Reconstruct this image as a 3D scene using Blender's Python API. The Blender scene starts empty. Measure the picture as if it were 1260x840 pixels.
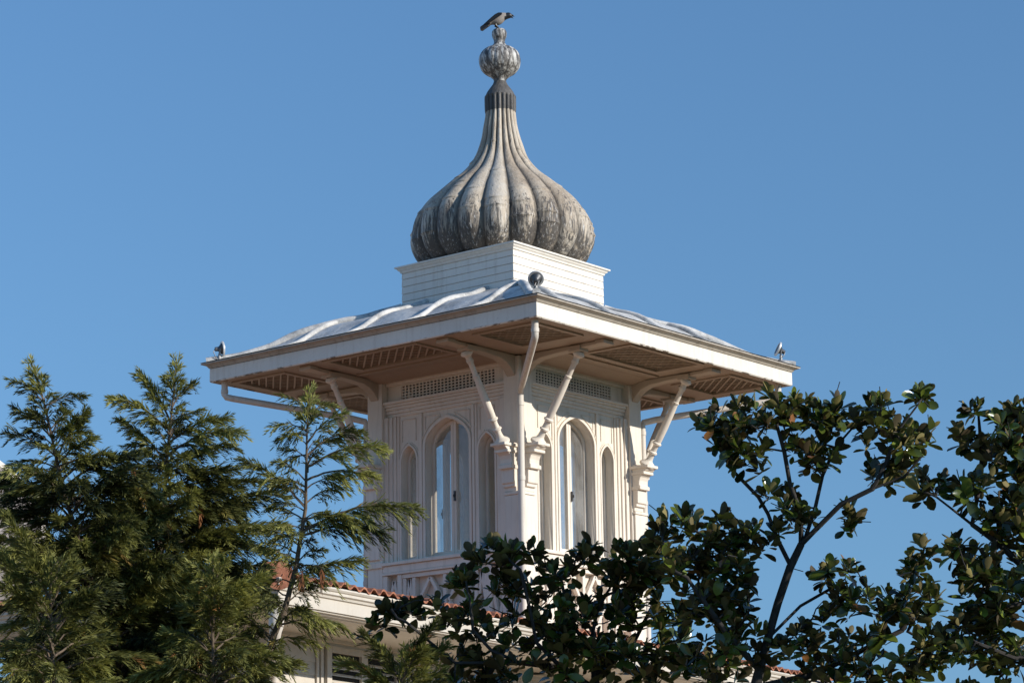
import bpy, bmesh, math, random
import numpy as np
from mathutils import Vector, Matrix, noise

C = bpy.context
SC = C.scene
COL = SC.collection
R = math.radians
PI = math.pi
Z0 = 9.2                      # height of the tower's eave soffit above the ground

# ------------------------------------------------------------------ camera, sky, sun, exposure
CAM = np.array([-26.899, -21.980, -7.246 + Z0])
YAW, PIT, ROL, F = 0.68168, 0.22279, -0.015636, 3000.0
FW = np.array([math.cos(PIT) * math.cos(YAW), math.cos(PIT) * math.sin(YAW), math.sin(PIT)])
RT0 = np.array([math.sin(YAW), -math.cos(YAW), 0.0])
UP0 = np.cross(RT0, FW)
RT = math.cos(ROL) * RT0 + math.sin(ROL) * UP0
UP = -math.sin(ROL) * RT0 + math.cos(ROL) * UP0

cd = bpy.data.cameras.new('camera')
cam = bpy.data.objects.new('camera', cd)
COL.objects.link(cam)
cd.sensor_width = 36.0
cd.lens = F / 1260.0 * 36.0
cd.clip_start = 0.5
cd.clip_end = 4000
m3 = Matrix((RT, UP, -FW)).transposed()
cam.matrix_world = Matrix.Translation(CAM) @ m3.to_4x4()
SC.camera = cam

SUN_AZ = R(13.0)              # from -y towards +x
SUN_EL = R(21.5)
S = Vector((math.sin(SUN_AZ) * math.cos(SUN_EL), -math.cos(SUN_AZ) * math.cos(SUN_EL), math.sin(SUN_EL)))
W = bpy.data.worlds.new('World')
SC.world = W
W.use_nodes = True
nt = W.node_tree
nt.nodes.clear()
wo = nt.nodes.new('ShaderNodeOutputWorld')
bg = nt.nodes.new('ShaderNodeBackground')
sky = nt.nodes.new('ShaderNodeTexSky')
sky.sky_type = 'NISHITA'
sky.sun_disc = False
sky.sun_elevation = SUN_EL
sky.sun_rotation = math.atan2(S.x, S.y)
sky.altitude = 0
sky.air_density = 1.3
sky.dust_density = 0.0
sky.ozone_density = 7.5
wc = nt.nodes.new('ShaderNodeTexCoord')
wm = nt.nodes.new('ShaderNodeMapping')          # evens out the brightening towards the horizon
wm.inputs['Scale'].default_value = (1, 1, 0.55)
wm.inputs['Location'].default_value = (0, 0, 0.12)
nt.links.new(wc.outputs['Generated'], wm.inputs['Vector'])
nt.links.new(wm.outputs[0], sky.inputs['Vector'])
bg.inputs['Strength'].default_value = 0.115
nt.links.new(sky.outputs[0], bg.inputs[0])
nt.links.new(bg.outputs[0], wo.inputs[0])

sd = bpy.data.lights.new('sun', 'SUN')
sd.energy = 4.4
sd.angle = R(0.5)
sd.color = (1.0, 0.945, 0.86)
so = bpy.data.objects.new('sun', sd)
COL.objects.link(so)
so.rotation_euler = S.to_track_quat('Z', 'Y').to_euler()
so.location = (0, -30, 40)

SC.view_settings.view_transform = 'Standard'
SC.view_settings.look = 'None'
SC.view_settings.gamma = 1.0
SC.view_settings.exposure = 0.2
SC.view_settings.use_curve_mapping = False
SC.cycles.max_bounces = 10
SC.cycles.transparent_max_bounces = 16

# ------------------------------------------------------------------ helpers
def at(px, py, D):
    """point of the place seen at a spot of the photograph, D metres in front of the lens"""
    return CAM + D * (FW + RT * (px - 630.0) / F - UP * (py - 420.0) / F)

class MB:
    def __init__(self):
        self.v = []; self.f = []; self.mi = []; self.sm = []
    def add(self, vs, fs, mi=0, smooth=False):
        n = len(self.v)
        self.v += [tuple(map(float, p)) for p in vs]
        for q in fs:
            self.f.append(tuple(i + n for i in q)); self.mi.append(mi); self.sm.append(smooth)
    def box(self, x0, x1, y0, y1, z0, z1, mi=0, M=None):
        vs = [(x, y, z) for z in (z0, z1) for y in (y0, y1) for x in (x0, x1)]
        if M is not None: vs = [tuple(M @ Vector(p)) for p in vs]
        self.add(vs, [(0, 2, 3, 1), (4, 5, 7, 6), (0, 1, 5, 4), (2, 6, 7, 3), (0, 4, 6, 2), (1, 3, 7, 5)], mi)
    def bar(self, p, q, w, h, up=(0, 0, 1), mi=0):
        p = Vector(p); q = Vector(q); d = (q - p); L = d.length; d.normalize()
        s = d.cross(Vector(up)).normalized(); u = s.cross(d)
        M = Matrix((s, d, u)).transposed().to_4x4(); M.translation = p
        self.box(-w / 2, w / 2, 0, L, -h / 2, h / 2, mi, M)
    def tube(self, pts, rads, n=10, cap=True, mi=0):
        pts = [Vector(p) for p in pts]
        if not hasattr(rads, '__len__'): rads = [rads] * len(pts)
        vs = []; fs = []
        ref = None
        for i, p in enumerate(pts):
            a = pts[max(i - 1, 0)]; b = pts[min(i + 1, len(pts) - 1)]
            d = (b - a)
            if d.length < 1e-9: d = Vector((0, 0, 1))
            d.normalize()
            if ref is None:
                ref = d.orthogonal().normalized()
            ref = (ref - d * ref.dot(d))
            if ref.length < 1e-6: ref = d.orthogonal()
            ref.normalize()
            w = d.cross(ref)
            for k in range(n):
                t = 2 * PI * k / n
                vs.append(p + (ref * math.cos(t) + w * math.sin(t)) * rads[i])
        for i in range(len(pts) - 1):
            for k in range(n):
                fs.append((i * n + k, i * n + (k + 1) % n, (i + 1) * n + (k + 1) % n, (i + 1) * n + k))
        if cap:
            fs.append(tuple(reversed(range(n)))); fs.append(tuple((len(pts) - 1) * n + k for k in range(n)))
        self.add(vs, fs, mi, True)
    def lathe(self, prof, n=24, M=None, mi=0):
        """prof: (radius, along) pairs, about local z"""
        vs = []; fs = []
        for r, z in prof:
            for k in range(n):
                t = 2 * PI * k / n
                p = Vector((r * math.cos(t), r * math.sin(t), z))
                vs.append(M @ p if M is not None else p)
        for i in range(len(prof) - 1):
            for k in range(n):
                fs.append((i * n + k, i * n + (k + 1) % n, (i + 1) * n + (k + 1) % n, (i + 1) * n + k))
        fs.append(tuple(reversed(range(n)))); fs.append(tuple((len(prof) - 1) * n + k for k in range(n)))
        self.add(vs, fs, mi, True)
    def square(self, prof, closed=False, mi=0):
        """sweeps a (half width, z) profile round a square"""
        vs = []; fs = []
        for h, z in prof:
            vs += [(-h, -h, z), (h, -h, z), (h, h, z), (-h, h, z)]
        m = len(prof)
        for i in range(m if closed else m - 1):
            j = (i + 1) % m
            for k in range(4):
                fs.append((i * 4 + k, i * 4 + (k + 1) % 4, j * 4 + (k + 1) % 4, j * 4 + k))
        self.add(vs, fs, mi)
    def extrude_x(self, prof, x0, x1, mi=0):
        """prof: closed list of (y, z); swept along x"""
        n = len(prof)
        vs = [(x0, y, z) for y, z in prof] + [(x1, y, z) for y, z in prof]
        fs = [(i, (i + 1) % n, n + (i + 1) % n, n + i) for i in range(n)]
        fs += [tuple(reversed(range(n))), tuple(range(n, 2 * n))]
        self.add(vs, fs, mi)
    def mesh(self, name, mats, bevel=None, recalc=True):
        me = bpy.data.meshes.new(name)
        me.from_pydata(self.v, [], self.f)
        me.polygons.foreach_set('material_index', self.mi)
        me.polygons.foreach_set('use_smooth', self.sm)
        for m in (mats if isinstance(mats, (list, tuple)) else [mats]): me.materials.append(m)
        if recalc:
            bm = bmesh.new(); bm.from_mesh(me)
            bmesh.ops.recalc_face_normals(bm, faces=bm.faces[:])
            bm.to_mesh(me); bm.free()
        if any(self.sm): me.set_sharp_from_angle(angle=R(38))
        me.update()
        return me

def link(name, me, parent=None, loc=(0, 0, 0), rotz=0.0):
    o = bpy.data.objects.new(name, me)
    COL.objects.link(o)
    o.location = loc
    o.rotation_euler = (0, 0, rotz)
    if parent is not None: o.parent = parent
    return o

def thing(name, label, cat, loc=(0, 0, 0), group=None):
    o = bpy.data.objects.new(name, None)
    COL.objects.link(o)
    o.location = loc
    o.empty_display_size = 0.3
    o['label'] = label; o['category'] = cat
    if group: o['group'] = group
    return o

def bevel(o, w=0.006, seg=2):
    m = o.modifiers.new('bevel', 'BEVEL'); m.width = w; m.segments = seg; m.limit_method = 'ANGLE'; m.angle_limit = R(40)
    return o

def plate(name, outer, holes, thick, bev=0.0):
    """flat plate in (s, z) with holes, its front at y = 0 and its back at y = +thick"""
    cu = bpy.data.curves.new(name, 'CURVE')
    cu.dimensions = '2D'; cu.fill_mode = 'BOTH'
    cu.extrude = thick / 2 - bev; cu.bevel_depth = bev; cu.bevel_resolution = 1
    if bev: cu.offset = -bev
    for poly in [outer] + holes:
        sp = cu.splines.new('POLY')
        sp.points.add(len(poly) - 1)
        for q, (a, b) in zip(sp.points, poly): q.co = (a, b, 0, 1)
        sp.use_cyclic_u = True
    o = bpy.data.objects.new(name, cu)
    COL.objects.link(o)
    dg = C.evaluated_depsgraph_get()
    me = bpy.data.meshes.new_from_object(o.evaluated_get(dg))
    bpy.data.objects.remove(o); bpy.data.curves.remove(cu)
    M = Matrix(((1, 0, 0, 0), (0, 0, -1, thick / 2), (0, 1, 0, 0), (0, 0, 0, 1)))
    me.transform(M)
    me.name = name
    me.materials.clear()
    return me

def rect(s0, s1, z0, z1): return [(s0, z0), (s1, z0), (s1, z1), (s0, z1)]

# ------------------------------------------------------------------ materials
def nodes(name):
    m = bpy.data.materials.new(name); m.use_nodes = True
    t = m.node_tree; b = t.nodes['Principled BSDF']
    return m, t, b

def nz(t, scale, detail=4, rough=0.55, vec=None):
    n = t.nodes.new('ShaderNodeTexNoise'); n.inputs['Scale'].default_value = scale
    n.inputs['Detail'].default_value = detail; n.inputs['Roughness'].default_value = rough
    if vec is not None: t.links.new(vec, n.inputs['Vector'])
    return n.outputs['Fac']

def ramp(t, src, stops):
    r = t.nodes.new('ShaderNodeValToRGB'); e = r.color_ramp.elements
    e[0].position = stops[0][0]; e[0].color = (*stops[0][1], 1)
    e[1].position = stops[-1][0]; e[1].color = (*stops[-1][1], 1)
    for p, c in stops[1:-1]:
        k = e.new(p); k.color = (*c, 1)
    t.links.new(src, r.inputs[0])
    return r.outputs[0]

def fac(t, src, a, b):
    r = t.nodes.new('ShaderNodeMapRange'); r.inputs[1].default_value = a; r.inputs[2].default_value = b
    t.links.new(src, r.inputs[0]); return r.outputs[0]

def math_(t, op, a, b=None):
    n = t.nodes.new('ShaderNodeMath'); n.operation = op
    for i, x in enumerate((a, b)):
        if x is None: continue
        if isinstance(x, (int, float)): n.inputs[i].default_value = x
        else: t.links.new(x, n.inputs[i])
    return n.outputs[0]

def mix(t, f, a, b):
    n = t.nodes.new('ShaderNodeMix'); n.data_type = 'RGBA'
    for s, x in ((n.inputs[0], f), (n.inputs[6], a), (n.inputs[7], b)):
        if isinstance(x, (int, float)): s.default_value = x
        elif isinstance(x, tuple): s.default_value = (*x, 1)
        else: t.links.new(x, s)
    return n.outputs[2]

def coords(t, scale=(1, 1, 1), kind='Object'):
    c = t.nodes.new('ShaderNodeTexCoord'); m = t.nodes.new('ShaderNodeMapping')
    m.inputs['Scale'].default_value = scale
    t.links.new(c.outputs[kind], m.inputs['Vector'])
    return m.outputs[0]

def bump(t, b, src, strength=0.2, dist=0.02):
    n = t.nodes.new('ShaderNodeBump'); n.inputs['Strength'].default_value = strength; n.inputs['Distance'].default_value = dist
    t.links.new(src, n.inputs['Height']); t.links.new(n.outputs[0], b.inputs['Normal'])

def paint(name, col, grime=(0.42, 0.34, 0.25), amount=0.35, chip=None, rough=0.6):
    """old oil paint: rain streaks, dull patches, hairline cracks and a few bare spots"""
    m, t, b = nodes(name)
    streak = nz(t, 3.0, 7, 0.65, coords(t, (4.0, 4.0, 0.40)))
    patch = nz(t, 1.6, 5, 0.6, coords(t))
    fine = nz(t, 30, 5, 0.65, coords(t))
    base = mix(t, fac(t, patch, 0.35, 0.65), tuple(0.88 * c for c in col), col)
    base = mix(t, fac(t, fine, 0.3, 0.75), mix(t, 0.5, base, tuple(0.86 * c for c in col)), base)
    d = math_(t, 'MULTIPLY', fac(t, streak, 0.50, 0.74), amount * 1.25)
    cc = mix(t, d, base, grime)
    crack = nz(t, 9, 8, 0.75, coords(t, (5, 5, 0.5)))
    cr_ = math_(t, 'MULTIPLY', fac(t, crack, 0.655, 0.69), 0.5)
    cc = mix(t, cr_, cc, (0.22, 0.165, 0.12))
    spot = math_(t, 'MULTIPLY', fac(t, nz(t, 12, 6, 0.7, coords(t, (1, 1, 1.6))), 0.705, 0.73), 0.8)
    cc = mix(t, spot, cc, (0.20, 0.15, 0.11))
    if chip:
        sep = t.nodes.new('ShaderNodeSeparateXYZ'); t.links.new(coords(t), sep.inputs[0])
        n2 = nz(t, 5.5, 5, 0.65, coords(t, (1, 1, 3)))
        edge = fac(t, sep.outputs[2], chip[1], chip[0])
        k = math_(t, 'MULTIPLY', edge, fac(t, n2, 0.53, 0.60))
        cc = mix(t, k, cc, (0.10, 0.075, 0.055))
    t.links.new(cc, b.inputs['Base Color'])
    b.inputs['Roughness'].default_value = rough
    bump(t, b, math_(t, 'ADD', fine, crack), 0.2, 0.005)
    return m

def plain(name, col, rough=0.6, metal=0.0, var=0.2, scale=9):
    m, t, b = nodes(name)
    f = nz(t, scale, 5, 0.6, coords(t))
    t.links.new(mix(t, fac(t, f, 0.3, 0.7), tuple(c * (1 - var) for c in col), tuple(min(1, c * (1 + var)) for c in col)), b.inputs['Base Color'])
    b.inputs['Roughness'].default_value = rough; b.inputs['Metallic'].default_value = metal
    bump(t, b, f, 0.15, 0.01)
    return m

WHITE = (0.82, 0.73, 0.61)
M_wall = paint('white_wall_paint', WHITE)
M_trim = paint('white_trim_paint', (0.81, 0.72, 0.605), amount=0.3)
M_fascia = paint('fascia_paint', (0.80, 0.735, 0.64), amount=0.25, chip=(-0.010, 0.014))
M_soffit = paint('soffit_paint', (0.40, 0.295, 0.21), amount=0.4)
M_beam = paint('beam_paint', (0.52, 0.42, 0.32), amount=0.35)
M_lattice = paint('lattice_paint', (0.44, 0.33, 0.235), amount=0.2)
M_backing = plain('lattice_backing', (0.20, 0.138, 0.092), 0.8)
M_cream = paint('cream_trim_paint', (0.60, 0.54, 0.455), amount=0.35)
M_crown = paint('soiled_crown_paint', (0.46, 0.40, 0.325), grime=(0.18, 0.15, 0.115), amount=0.6)
M_siding = paint('siding_paint', (0.82, 0.755, 0.66), amount=0.3)
M_pipe = paint('downpipe_paint', (0.70, 0.635, 0.55), amount=0.5)
M_dark = plain('interior_shade_black', (0.02, 0.017, 0.014), 0.9)  # near-black stands in for the shade behind grille and shutters
M_inner = plain('interior_paint', (0.50, 0.47, 0.43), 0.8)
M_grey = plain('grey_metal', (0.33, 0.32, 0.31), 0.5, 0.4)
M_bright = plain('bright_metal', (0.62, 0.60, 0.57), 0.4, 0.3)
M_darkmetal = plain('dark_metal', (0.10, 0.10, 0.105), 0.45, 0.7)
M_blackfeather = plain('black_feather', (0.012, 0.012, 0.014), 0.45)
M_greyfeather = plain('grey_feather', (0.30, 0.26, 0.225), 0.8, 0, 0.15, 60)
M_bark = plain('magnolia_bark', (0.038, 0.033, 0.029), 0.9, 0, 0.4, 22)
M_cbark = plain('conifer_bark', (0.13, 0.095, 0.065), 0.9, 0, 0.4, 22)

def make_lead_roof():
    m, t, b = nodes('lead_roof')
    a = nz(t, 2.4, 6, 0.6, coords(t)); c = nz(t, 17, 5, 0.65, coords(t))
    col = ramp(t, math_(t, 'ADD', math_(t, 'MULTIPLY', a, 0.65), math_(t, 'MULTIPLY', c, 0.35)),
               [(0.36, (0.22, 0.215, 0.21)), (0.47, (0.43, 0.42, 0.40)), (0.60, (0.61, 0.59, 0.555))])
    t.links.new(col, b.inputs['Base Color'])
    b.inputs['Roughness'].default_value = 0.75
    bump(t, b, math_(t, 'ADD', a, math_(t, 'MULTIPLY', c, 0.3)), 0.5, 0.04)
    return m
M_lead = make_lead_roof()

def make_dome_mat(name, dark=False):
    m, t, b = nodes(name)
    big = nz(t, 1.7, 5, 0.6, coords(t, (1, 1, 0.55)))
    streak = nz(t, 9.0, 8, 0.7, coords(t, (1.9, 1.9, 0.20)))
    fine = nz(t, 24, 5, 0.65, coords(t, (1, 1, 0.5)))
    sep = t.nodes.new('ShaderNodeSeparateXYZ'); t.links.new(coords(t), sep.inputs[0])
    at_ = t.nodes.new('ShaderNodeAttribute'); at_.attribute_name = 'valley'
    ga = t.nodes.new('ShaderNodeAttribute'); ga.attribute_name = 'gore'; gore = math_(t, 'ADD', math_(t, 'MULTIPLY', ga.outputs['Fac'], 0.22), 0.13)
    if dark:
        col = ramp(t, streak, [(0.3, (0.045, 0.04, 0.037)), (0.6, (0.12, 0.11, 0.10)), (0.75, (0.22, 0.21, 0.19))])
    else:
        tan = ramp(t, math_(t, 'ADD', math_(t, 'MULTIPLY', big, 0.55), math_(t, 'ADD', math_(t, 'MULTIPLY', fine, 0.15), math_(t, 'MULTIPLY', math_(t, 'ADD', math_(t, 'MULTIPLY', streak, 0.5), gore), 0.30))),
                   [(0.34, (0.20, 0.155, 0.105)), (0.44, (0.36, 0.285, 0.205)), (0.53, (0.50, 0.42, 0.32)), (0.66, (0.62, 0.57, 0.49))])
        wob = math_(t, 'MULTIPLY', math_(t, 'SUBTRACT', big, 0.5), 1.3)
        hh = math_(t, 'ADD', sep.outputs[2], wob)
        low = fac(t, hh, 2.75, 1.80)                          # run-off stains gather on the bulge
        drip = nz(t, 16.0, 8, 0.72, coords(t, (2.2, 2.2, 0.18)))
        s2 = math_(t, 'ADD', math_(t, 'MULTIPLY', math_(t, 'SUBTRACT', 0.5, ga.outputs['Fac']), 0.05), math_(t, 'ADD', math_(t, 'ADD', math_(t, 'MULTIPLY', streak, 0.5), math_(t, 'MULTIPLY', drip, 0.5)), math_(t, 'MULTIPLY', low, 0.17)))
        dk = fac(t, s2, 0.555, 0.63)
        col = mix(t, math_(t, 'MULTIPLY', dk, 0.93), tan, (0.06, 0.052, 0.045))
        wh = math_(t, 'MULTIPLY', fac(t, nz(t, 14, 7, 0.7, coords(t, (2.4, 2.4, 0.35))), 0.575, 0.63), fac(t, sep.outputs[2], 2.8, 2.2))
        col = mix(t, math_(t, 'MULTIPLY', wh, 0.7), col, (0.66, 0.63, 0.58))
        valley_dark = math_(t, 'MULTIPLY', at_.outputs['Fac'], 0.9)  # darker along the valleys between gores, wider towards the neck
        col = mix(t, valley_dark, col, (0.05, 0.043, 0.036))
    t.links.new(col, b.inputs['Base Color'])
    b.inputs['Roughness'].default_value = 0.6; b.inputs['Metallic'].default_value = 0.0
    bump(t, b, math_(t, 'ADD', fine, streak), 0.45, 0.03)
    return m
M_dome = make_dome_mat('weathered_lead_dome')
M_collar = make_dome_mat('dark_lead_collar', True)

def make_finial_mat():
    m, t, b = nodes('streaked_lead_finial')
    streak = nz(t, 10.0, 7, 0.7, coords(t, (1.8, 1.8, 0.5)))
    col = ramp(t, streak, [(0.40, (0.06, 0.055, 0.05)), (0.50, (0.16, 0.145, 0.13)), (0.56, (0.46, 0.44, 0.40)), (0.68, (0.66, 0.64, 0.60))])
    t.links.new(col, b.inputs['Base Color']); b.inputs['Roughness'].default_value = 0.5
    bump(t, b, streak, 0.3, 0.02)
    return m
M_finial = make_finial_mat()

def make_tile():
    m, t, b = nodes('terracotta_tile')
    a = nz(t, 7.0, 5, 0.7, coords(t)); c = nz(t, 40, 4, 0.6, coords(t))
    col = ramp(t, math_(t, 'ADD', math_(t, 'MULTIPLY', a, 0.6), math_(t, 'MULTIPLY', c, 0.4)),
               [(0.36, (0.16, 0.06, 0.035)), (0.5, (0.36, 0.135, 0.072)), (0.64, (0.48, 0.22, 0.13))])
    t.links.new(col, b.inputs['Base Color']); b.inputs['Roughness'].default_value = 0.8
    bump(t, b, c, 0.3, 0.01)
    return m
M_tile = make_tile()

def make_glass():
    m = bpy.data.materials.new('window_glass'); m.use_nodes = True
    t = m.node_tree; t.nodes.clear()
    o = t.nodes.new('ShaderNodeOutputMaterial'); tr = t.nodes.new('ShaderNodeBsdfTransparent'); gl = t.nodes.new('ShaderNodeBsdfGlossy')
    tr.inputs[0].default_value = (0.985, 0.99, 0.99, 1); gl.inputs['Roughness'].default_value = 0.02
    fr = t.nodes.new('ShaderNodeFresnel'); fr.inputs[0].default_value = 1.6
    mx = t.nodes.new('ShaderNodeMixShader')
    g_ = t.nodes.new('ShaderNodeNewGeometry')
    t.links.new(math_(t, 'MULTIPLY', math_(t, 'ADD', fr.outputs[0], 0.05), math_(t, 'SUBTRACT', 1.0, g_.outputs['Backfacing'])), mx.inputs[0])
    t.links.new(tr.outputs[0], mx.inputs[1]); t.links.new(gl.outputs[0], mx.inputs[2])
    df = t.nodes.new('ShaderNodeBsdfDiffuse'); df.inputs[0].default_value = (0.55, 0.54, 0.52, 1)
    pane_haze = fac(t, nz(t, 2.5, 6, 0.65, coords(t, (1.5, 1.5, 0.7))), 0.35, 0.75)  # pale diffuse film painted in for the light reflected by the panes
    m2 = t.nodes.new('ShaderNodeMixShader')
    t.links.new(math_(t, 'ADD', math_(t, 'MULTIPLY', pane_haze, 0.22), 0.05), m2.inputs[0])
    t.links.new(mx.outputs[0], m2.inputs[1]); t.links.new(df.outputs[0], m2.inputs[2]); t.links.new(m2.outputs[0], o.inputs[0])
    wv = nz(t, 3.0, 2, 0.5, coords(t)); bn = t.nodes.new('ShaderNodeBump'); bn.inputs['Strength'].default_value = 0.06; bn.inputs['Distance'].default_value = 0.02
    t.links.new(wv, bn.inputs['Height']); t.links.new(bn.outputs[0], gl.inputs['Normal'])
    return m
M_glass = make_glass()

def leafy(name, top, top2, under, under2, rough, trans, rust=(0.24, 0.10, 0.03)):
    m, t, b = nodes(name)
    a = t.nodes.new('ShaderNodeAttribute'); a.attribute_name = 'tint'
    g = t.nodes.new('ShaderNodeNewGeometry')
    a1 = fac(t, a.outputs['Fac'], 0.0, 1.0); c1 = mix(t, a1, top, top2); c2 = mix(t, a1, under, under2)
    col = mix(t, g.outputs['Backfacing'], c1, c2)
    col = mix(t, fac(t, a.outputs['Fac'], 1.3, 1.8), col, rust)
    t.links.new(col, b.inputs['Base Color'])
    rr = t.nodes.new('ShaderNodeMix'); rr.data_type = 'FLOAT'
    t.links.new(g.outputs['Backfacing'], rr.inputs[0]); rr.inputs[2].default_value = rough; rr.inputs[3].default_value = max(rough, 0.7)
    t.links.new(rr.outputs[0], b.inputs['Roughness'])
    tl = t.nodes.new('ShaderNodeBsdfTranslucent'); t.links.new(mix(t, a1, tuple(c * 1.6 for c in top), tuple(c * 1.7 for c in top2)), tl.inputs[0])
    mx = t.nodes.new('ShaderNodeMixShader'); mx.inputs[0].default_value = trans
    o = t.nodes['Material Output']
    t.links.new(b.outputs[0], mx.inputs[1]); t.links.new(tl.outputs[0], mx.inputs[2]); t.links.new(mx.outputs[0], o.inputs[0])
    return m
M_mag = leafy('magnolia_leaf', (0.008, 0.019, 0.005), (0.145, 0.185, 0.026), (0.055, 0.038, 0.014), (0.24, 0.195, 0.06), 0.20, 0.14)
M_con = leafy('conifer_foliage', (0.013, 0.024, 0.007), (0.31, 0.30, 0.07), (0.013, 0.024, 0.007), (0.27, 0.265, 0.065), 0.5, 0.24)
M_dry = leafy('dry_conifer_foliage', (0.22, 0.07, 0.025), (0.30, 0.12, 0.04), (0.22, 0.07, 0.025), (0.30, 0.12, 0.04), 0.8, 0.1)

# ------------------------------------------------------------------ ground
def make_ground():
    m, t, b = nodes('unseen_bounce_ground')
    # unseen ground, coloured for bounce: warm round the house, dark under the trees
    n = nz(t, 0.35, 6, 0.6, coords(t))
    warm_bounce = ramp(t, n, [(0.36, (0.42, 0.27, 0.16)), (0.52, (0.49, 0.33, 0.19)), (0.66, (0.54, 0.38, 0.24))])
    low_bounce = ramp(t, n, [(0.36, (0.025, 0.035, 0.012)), (0.52, (0.045, 0.06, 0.02)), (0.66, (0.08, 0.075, 0.04))])
    sp = t.nodes.new('ShaderNodeSeparateXYZ'); t.links.new(coords(t), sp.inputs[0])
    edge = fac(t, math_(t, 'ADD', sp.outputs[1], math_(t, 'MULTIPLY', n, 3.0)), -5.2, -4.8)
    t.links.new(mix(t, edge, low_bounce, warm_bounce), b.inputs['Base Color'])
    b.inputs['Roughness'].default_value = 0.95
    g = MB(); g.add([(-1500, -1500, 0), (1500, -1500, 0), (1500, 1500, 0), (-1500, 1500, 0)], [(0, 1, 2, 3)])
    o = link('ground', g.mesh('ground', m)); o['kind'] = 'structure'
make_ground()

# ------------------------------------------------------------------ the tower
ZB = -3.95                                  # foot of the tower, below the house roof
T, PW = 1.41, 0.28                          # half width over the corner posts; post width
WP = 1.28                                   # wall panel plane
tower = thing('tower', 'white wooden pavilion tower with wide eaves, arched windows and ribbed lead onion dome', 'tower', (0, 0, ZB + Z0))
OFF = (0, 0, -ZB)
def tp(name, me, parent=tower, rz=0.0):
    return link(name, me, parent, OFF if parent is tower else (0, 0, 0), rz if parent is tower else 0.0)

def arch(hw, spring, apex, bottom, cx=0.0, n=14):
    rise = apex - spring
    pts = [(cx - hw, bottom), (cx + hw, bottom)]
    for i in range(n + 1):
        a = PI / 2 * i / n
        pts.append((cx + hw * math.cos(a), spring + rise * (0.58 * math.sin(a) + 0.42 * a / (PI / 2))))
    for i in range(n - 1, -1, -1):
        a = PI / 2 * i / n
        pts.append((cx - hw * math.cos(a), spring + rise * (0.58 * math.sin(a) + 0.42 * a / (PI / 2))))
    return pts

CW, CSPR, CAPX = 0.405, -1.05, -0.69        # centre window
SW, SX, SSPR, SAPX = 0.142, 0.72, -1.22, -1.00   # side windows
WBOT = -2.62

# wall panel with three arched openings, pierced for the grille
m_panel = plate('wall', rect(-1.13, 1.13, ZB, -0.005),
                [arch(CW, CSPR, CAPX, WBOT), arch(SW, SSPR, SAPX, WBOT, -SX), arch(SW, SSPR, SAPX, WBOT, SX), rect(-0.87, 0.87, -0.315, -0.105)], 0.13, 0.004)
m_panel.materials.append(M_wall)
m_panel.transform(Matrix.Translation((0, -WP, 0)))

def mouldings():
    b = MB()
    y = -WP
    # ledge and architrave under the grille
    for z0, z1, out in ((-0.375, -0.335, 0.115), (-0.41, -0.377, 0.085), (-0.455, -0.412, 0.06), (-0.505, -0.457, 0.042), (-0.555, -0.507, 0.025)):
        b.box(-1.125, 1.125, y - out, y - 0.001, z0, z1)
    # stepped strips beside the posts
    for s in (-1, 1):
        for a0, a1, out in ((1.06, 1.127, 0.09), (1.0, 1.058, 0.062), (0.945, 0.998, 0.038), (0.90, 0.943, 0.02)):
            b.box(min(s * a0, s * a1), max(s * a0, s * a1), y - out, y - 0.001, WBOT - 0.03, -0.557)
        # strips between the windows
        b.box(min(s * .462, s * .505), max(s * .462, s * .505), y - 0.03, y - 0.001, WBOT - 0.03, -0.557)
        b.box(min(s * .507, s * .545), max(s * .507, s * .545), y - 0.016, y - 0.001, WBOT - 0.03, -0.557)
    # band at the top, above the grille
    b.box(-1.125, 1.125, y - 0.05, y - 0.001, -0.095, -0.05)
    b.box(-1.125, 1.125, y - 0.10, y - 0.001, -0.048, -0.004)
    # sunk panels: frames over the side windows
    for s in (-1, 1):
        for (a0, a1, z0, z1) in ((0.585, 0.60, -0.94, -0.61), (0.845, 0.86, -0.94, -0.61), (0.602, 0.843, -0.625, -0.61)):
            b.box(min(s * a0, s * a1), max(s * a0, s * a1), y - 0.014, y - 0.001, z0, z1)
        # spandrel frames by the big arch
        for (a0, a1, z0, z1) in ((0.405, 0.42, -0.98, -0.61), (0.13, 0.403, -0.625, -0.61), (0.13, 0.145, -0.672, -0.627)):
            b.box(min(s * a0, s * a1), max(s * a0, s * a1), y - 0.014, y - 0.001, z0, z1)
    # sill and rails, with the zigzag balustrade below
    b.box(-1.125, 1.125, -T - 0.035, y - 0.001, -2.70, -2.655)
    b.box(-1.125, 1.125, -T + 0.0, y - 0.001, -2.80, -2.702)
    b.box(-1.125, 1.125, -T - 0.015, y - 0.001, -2.835, -2.802)
    for a in (-1.09, -0.82, 0.82, 1.09):
        b.box(a - 0.04, a + 0.04, -T + 0.01, y - 0.001, -3.7, -2.837)
    for a in (-0.57, 0.57, 0.0, -0.745, 0.745):
        b.box(a - 0.03, a + 0.03, -T + 0.03, y - 0.001, -3.7, -2.90)
    b.box(-0.78, 0.78, -T + 0.02, y - 0.001, -2.898, -2.838)
    for a, w, h in ((-0.285, 0.23, 0.35), (0.285, 0.23, 0.35), (-0.955, 0.09, 0.34), (0.955, 0.09, 0.34), (-0.66, 0.055, 0.36), (0.66, 0.055, 0.36)):
        for s in (-1, 1):
            b.bar((a + s * w, -T + 0.075, -2.92 - h), (a, -T + 0.075, -2.915), 0.05, 0.06, (0, 1, 0))
            b.bar((a + s * w, -T + 0.075, -2.94 - h), (a, -T + 0.075, -2.96 - 2 * h), 0.05, 0.06, (0, 1, 0))
    return b.mesh('moulding', M_trim)
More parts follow.
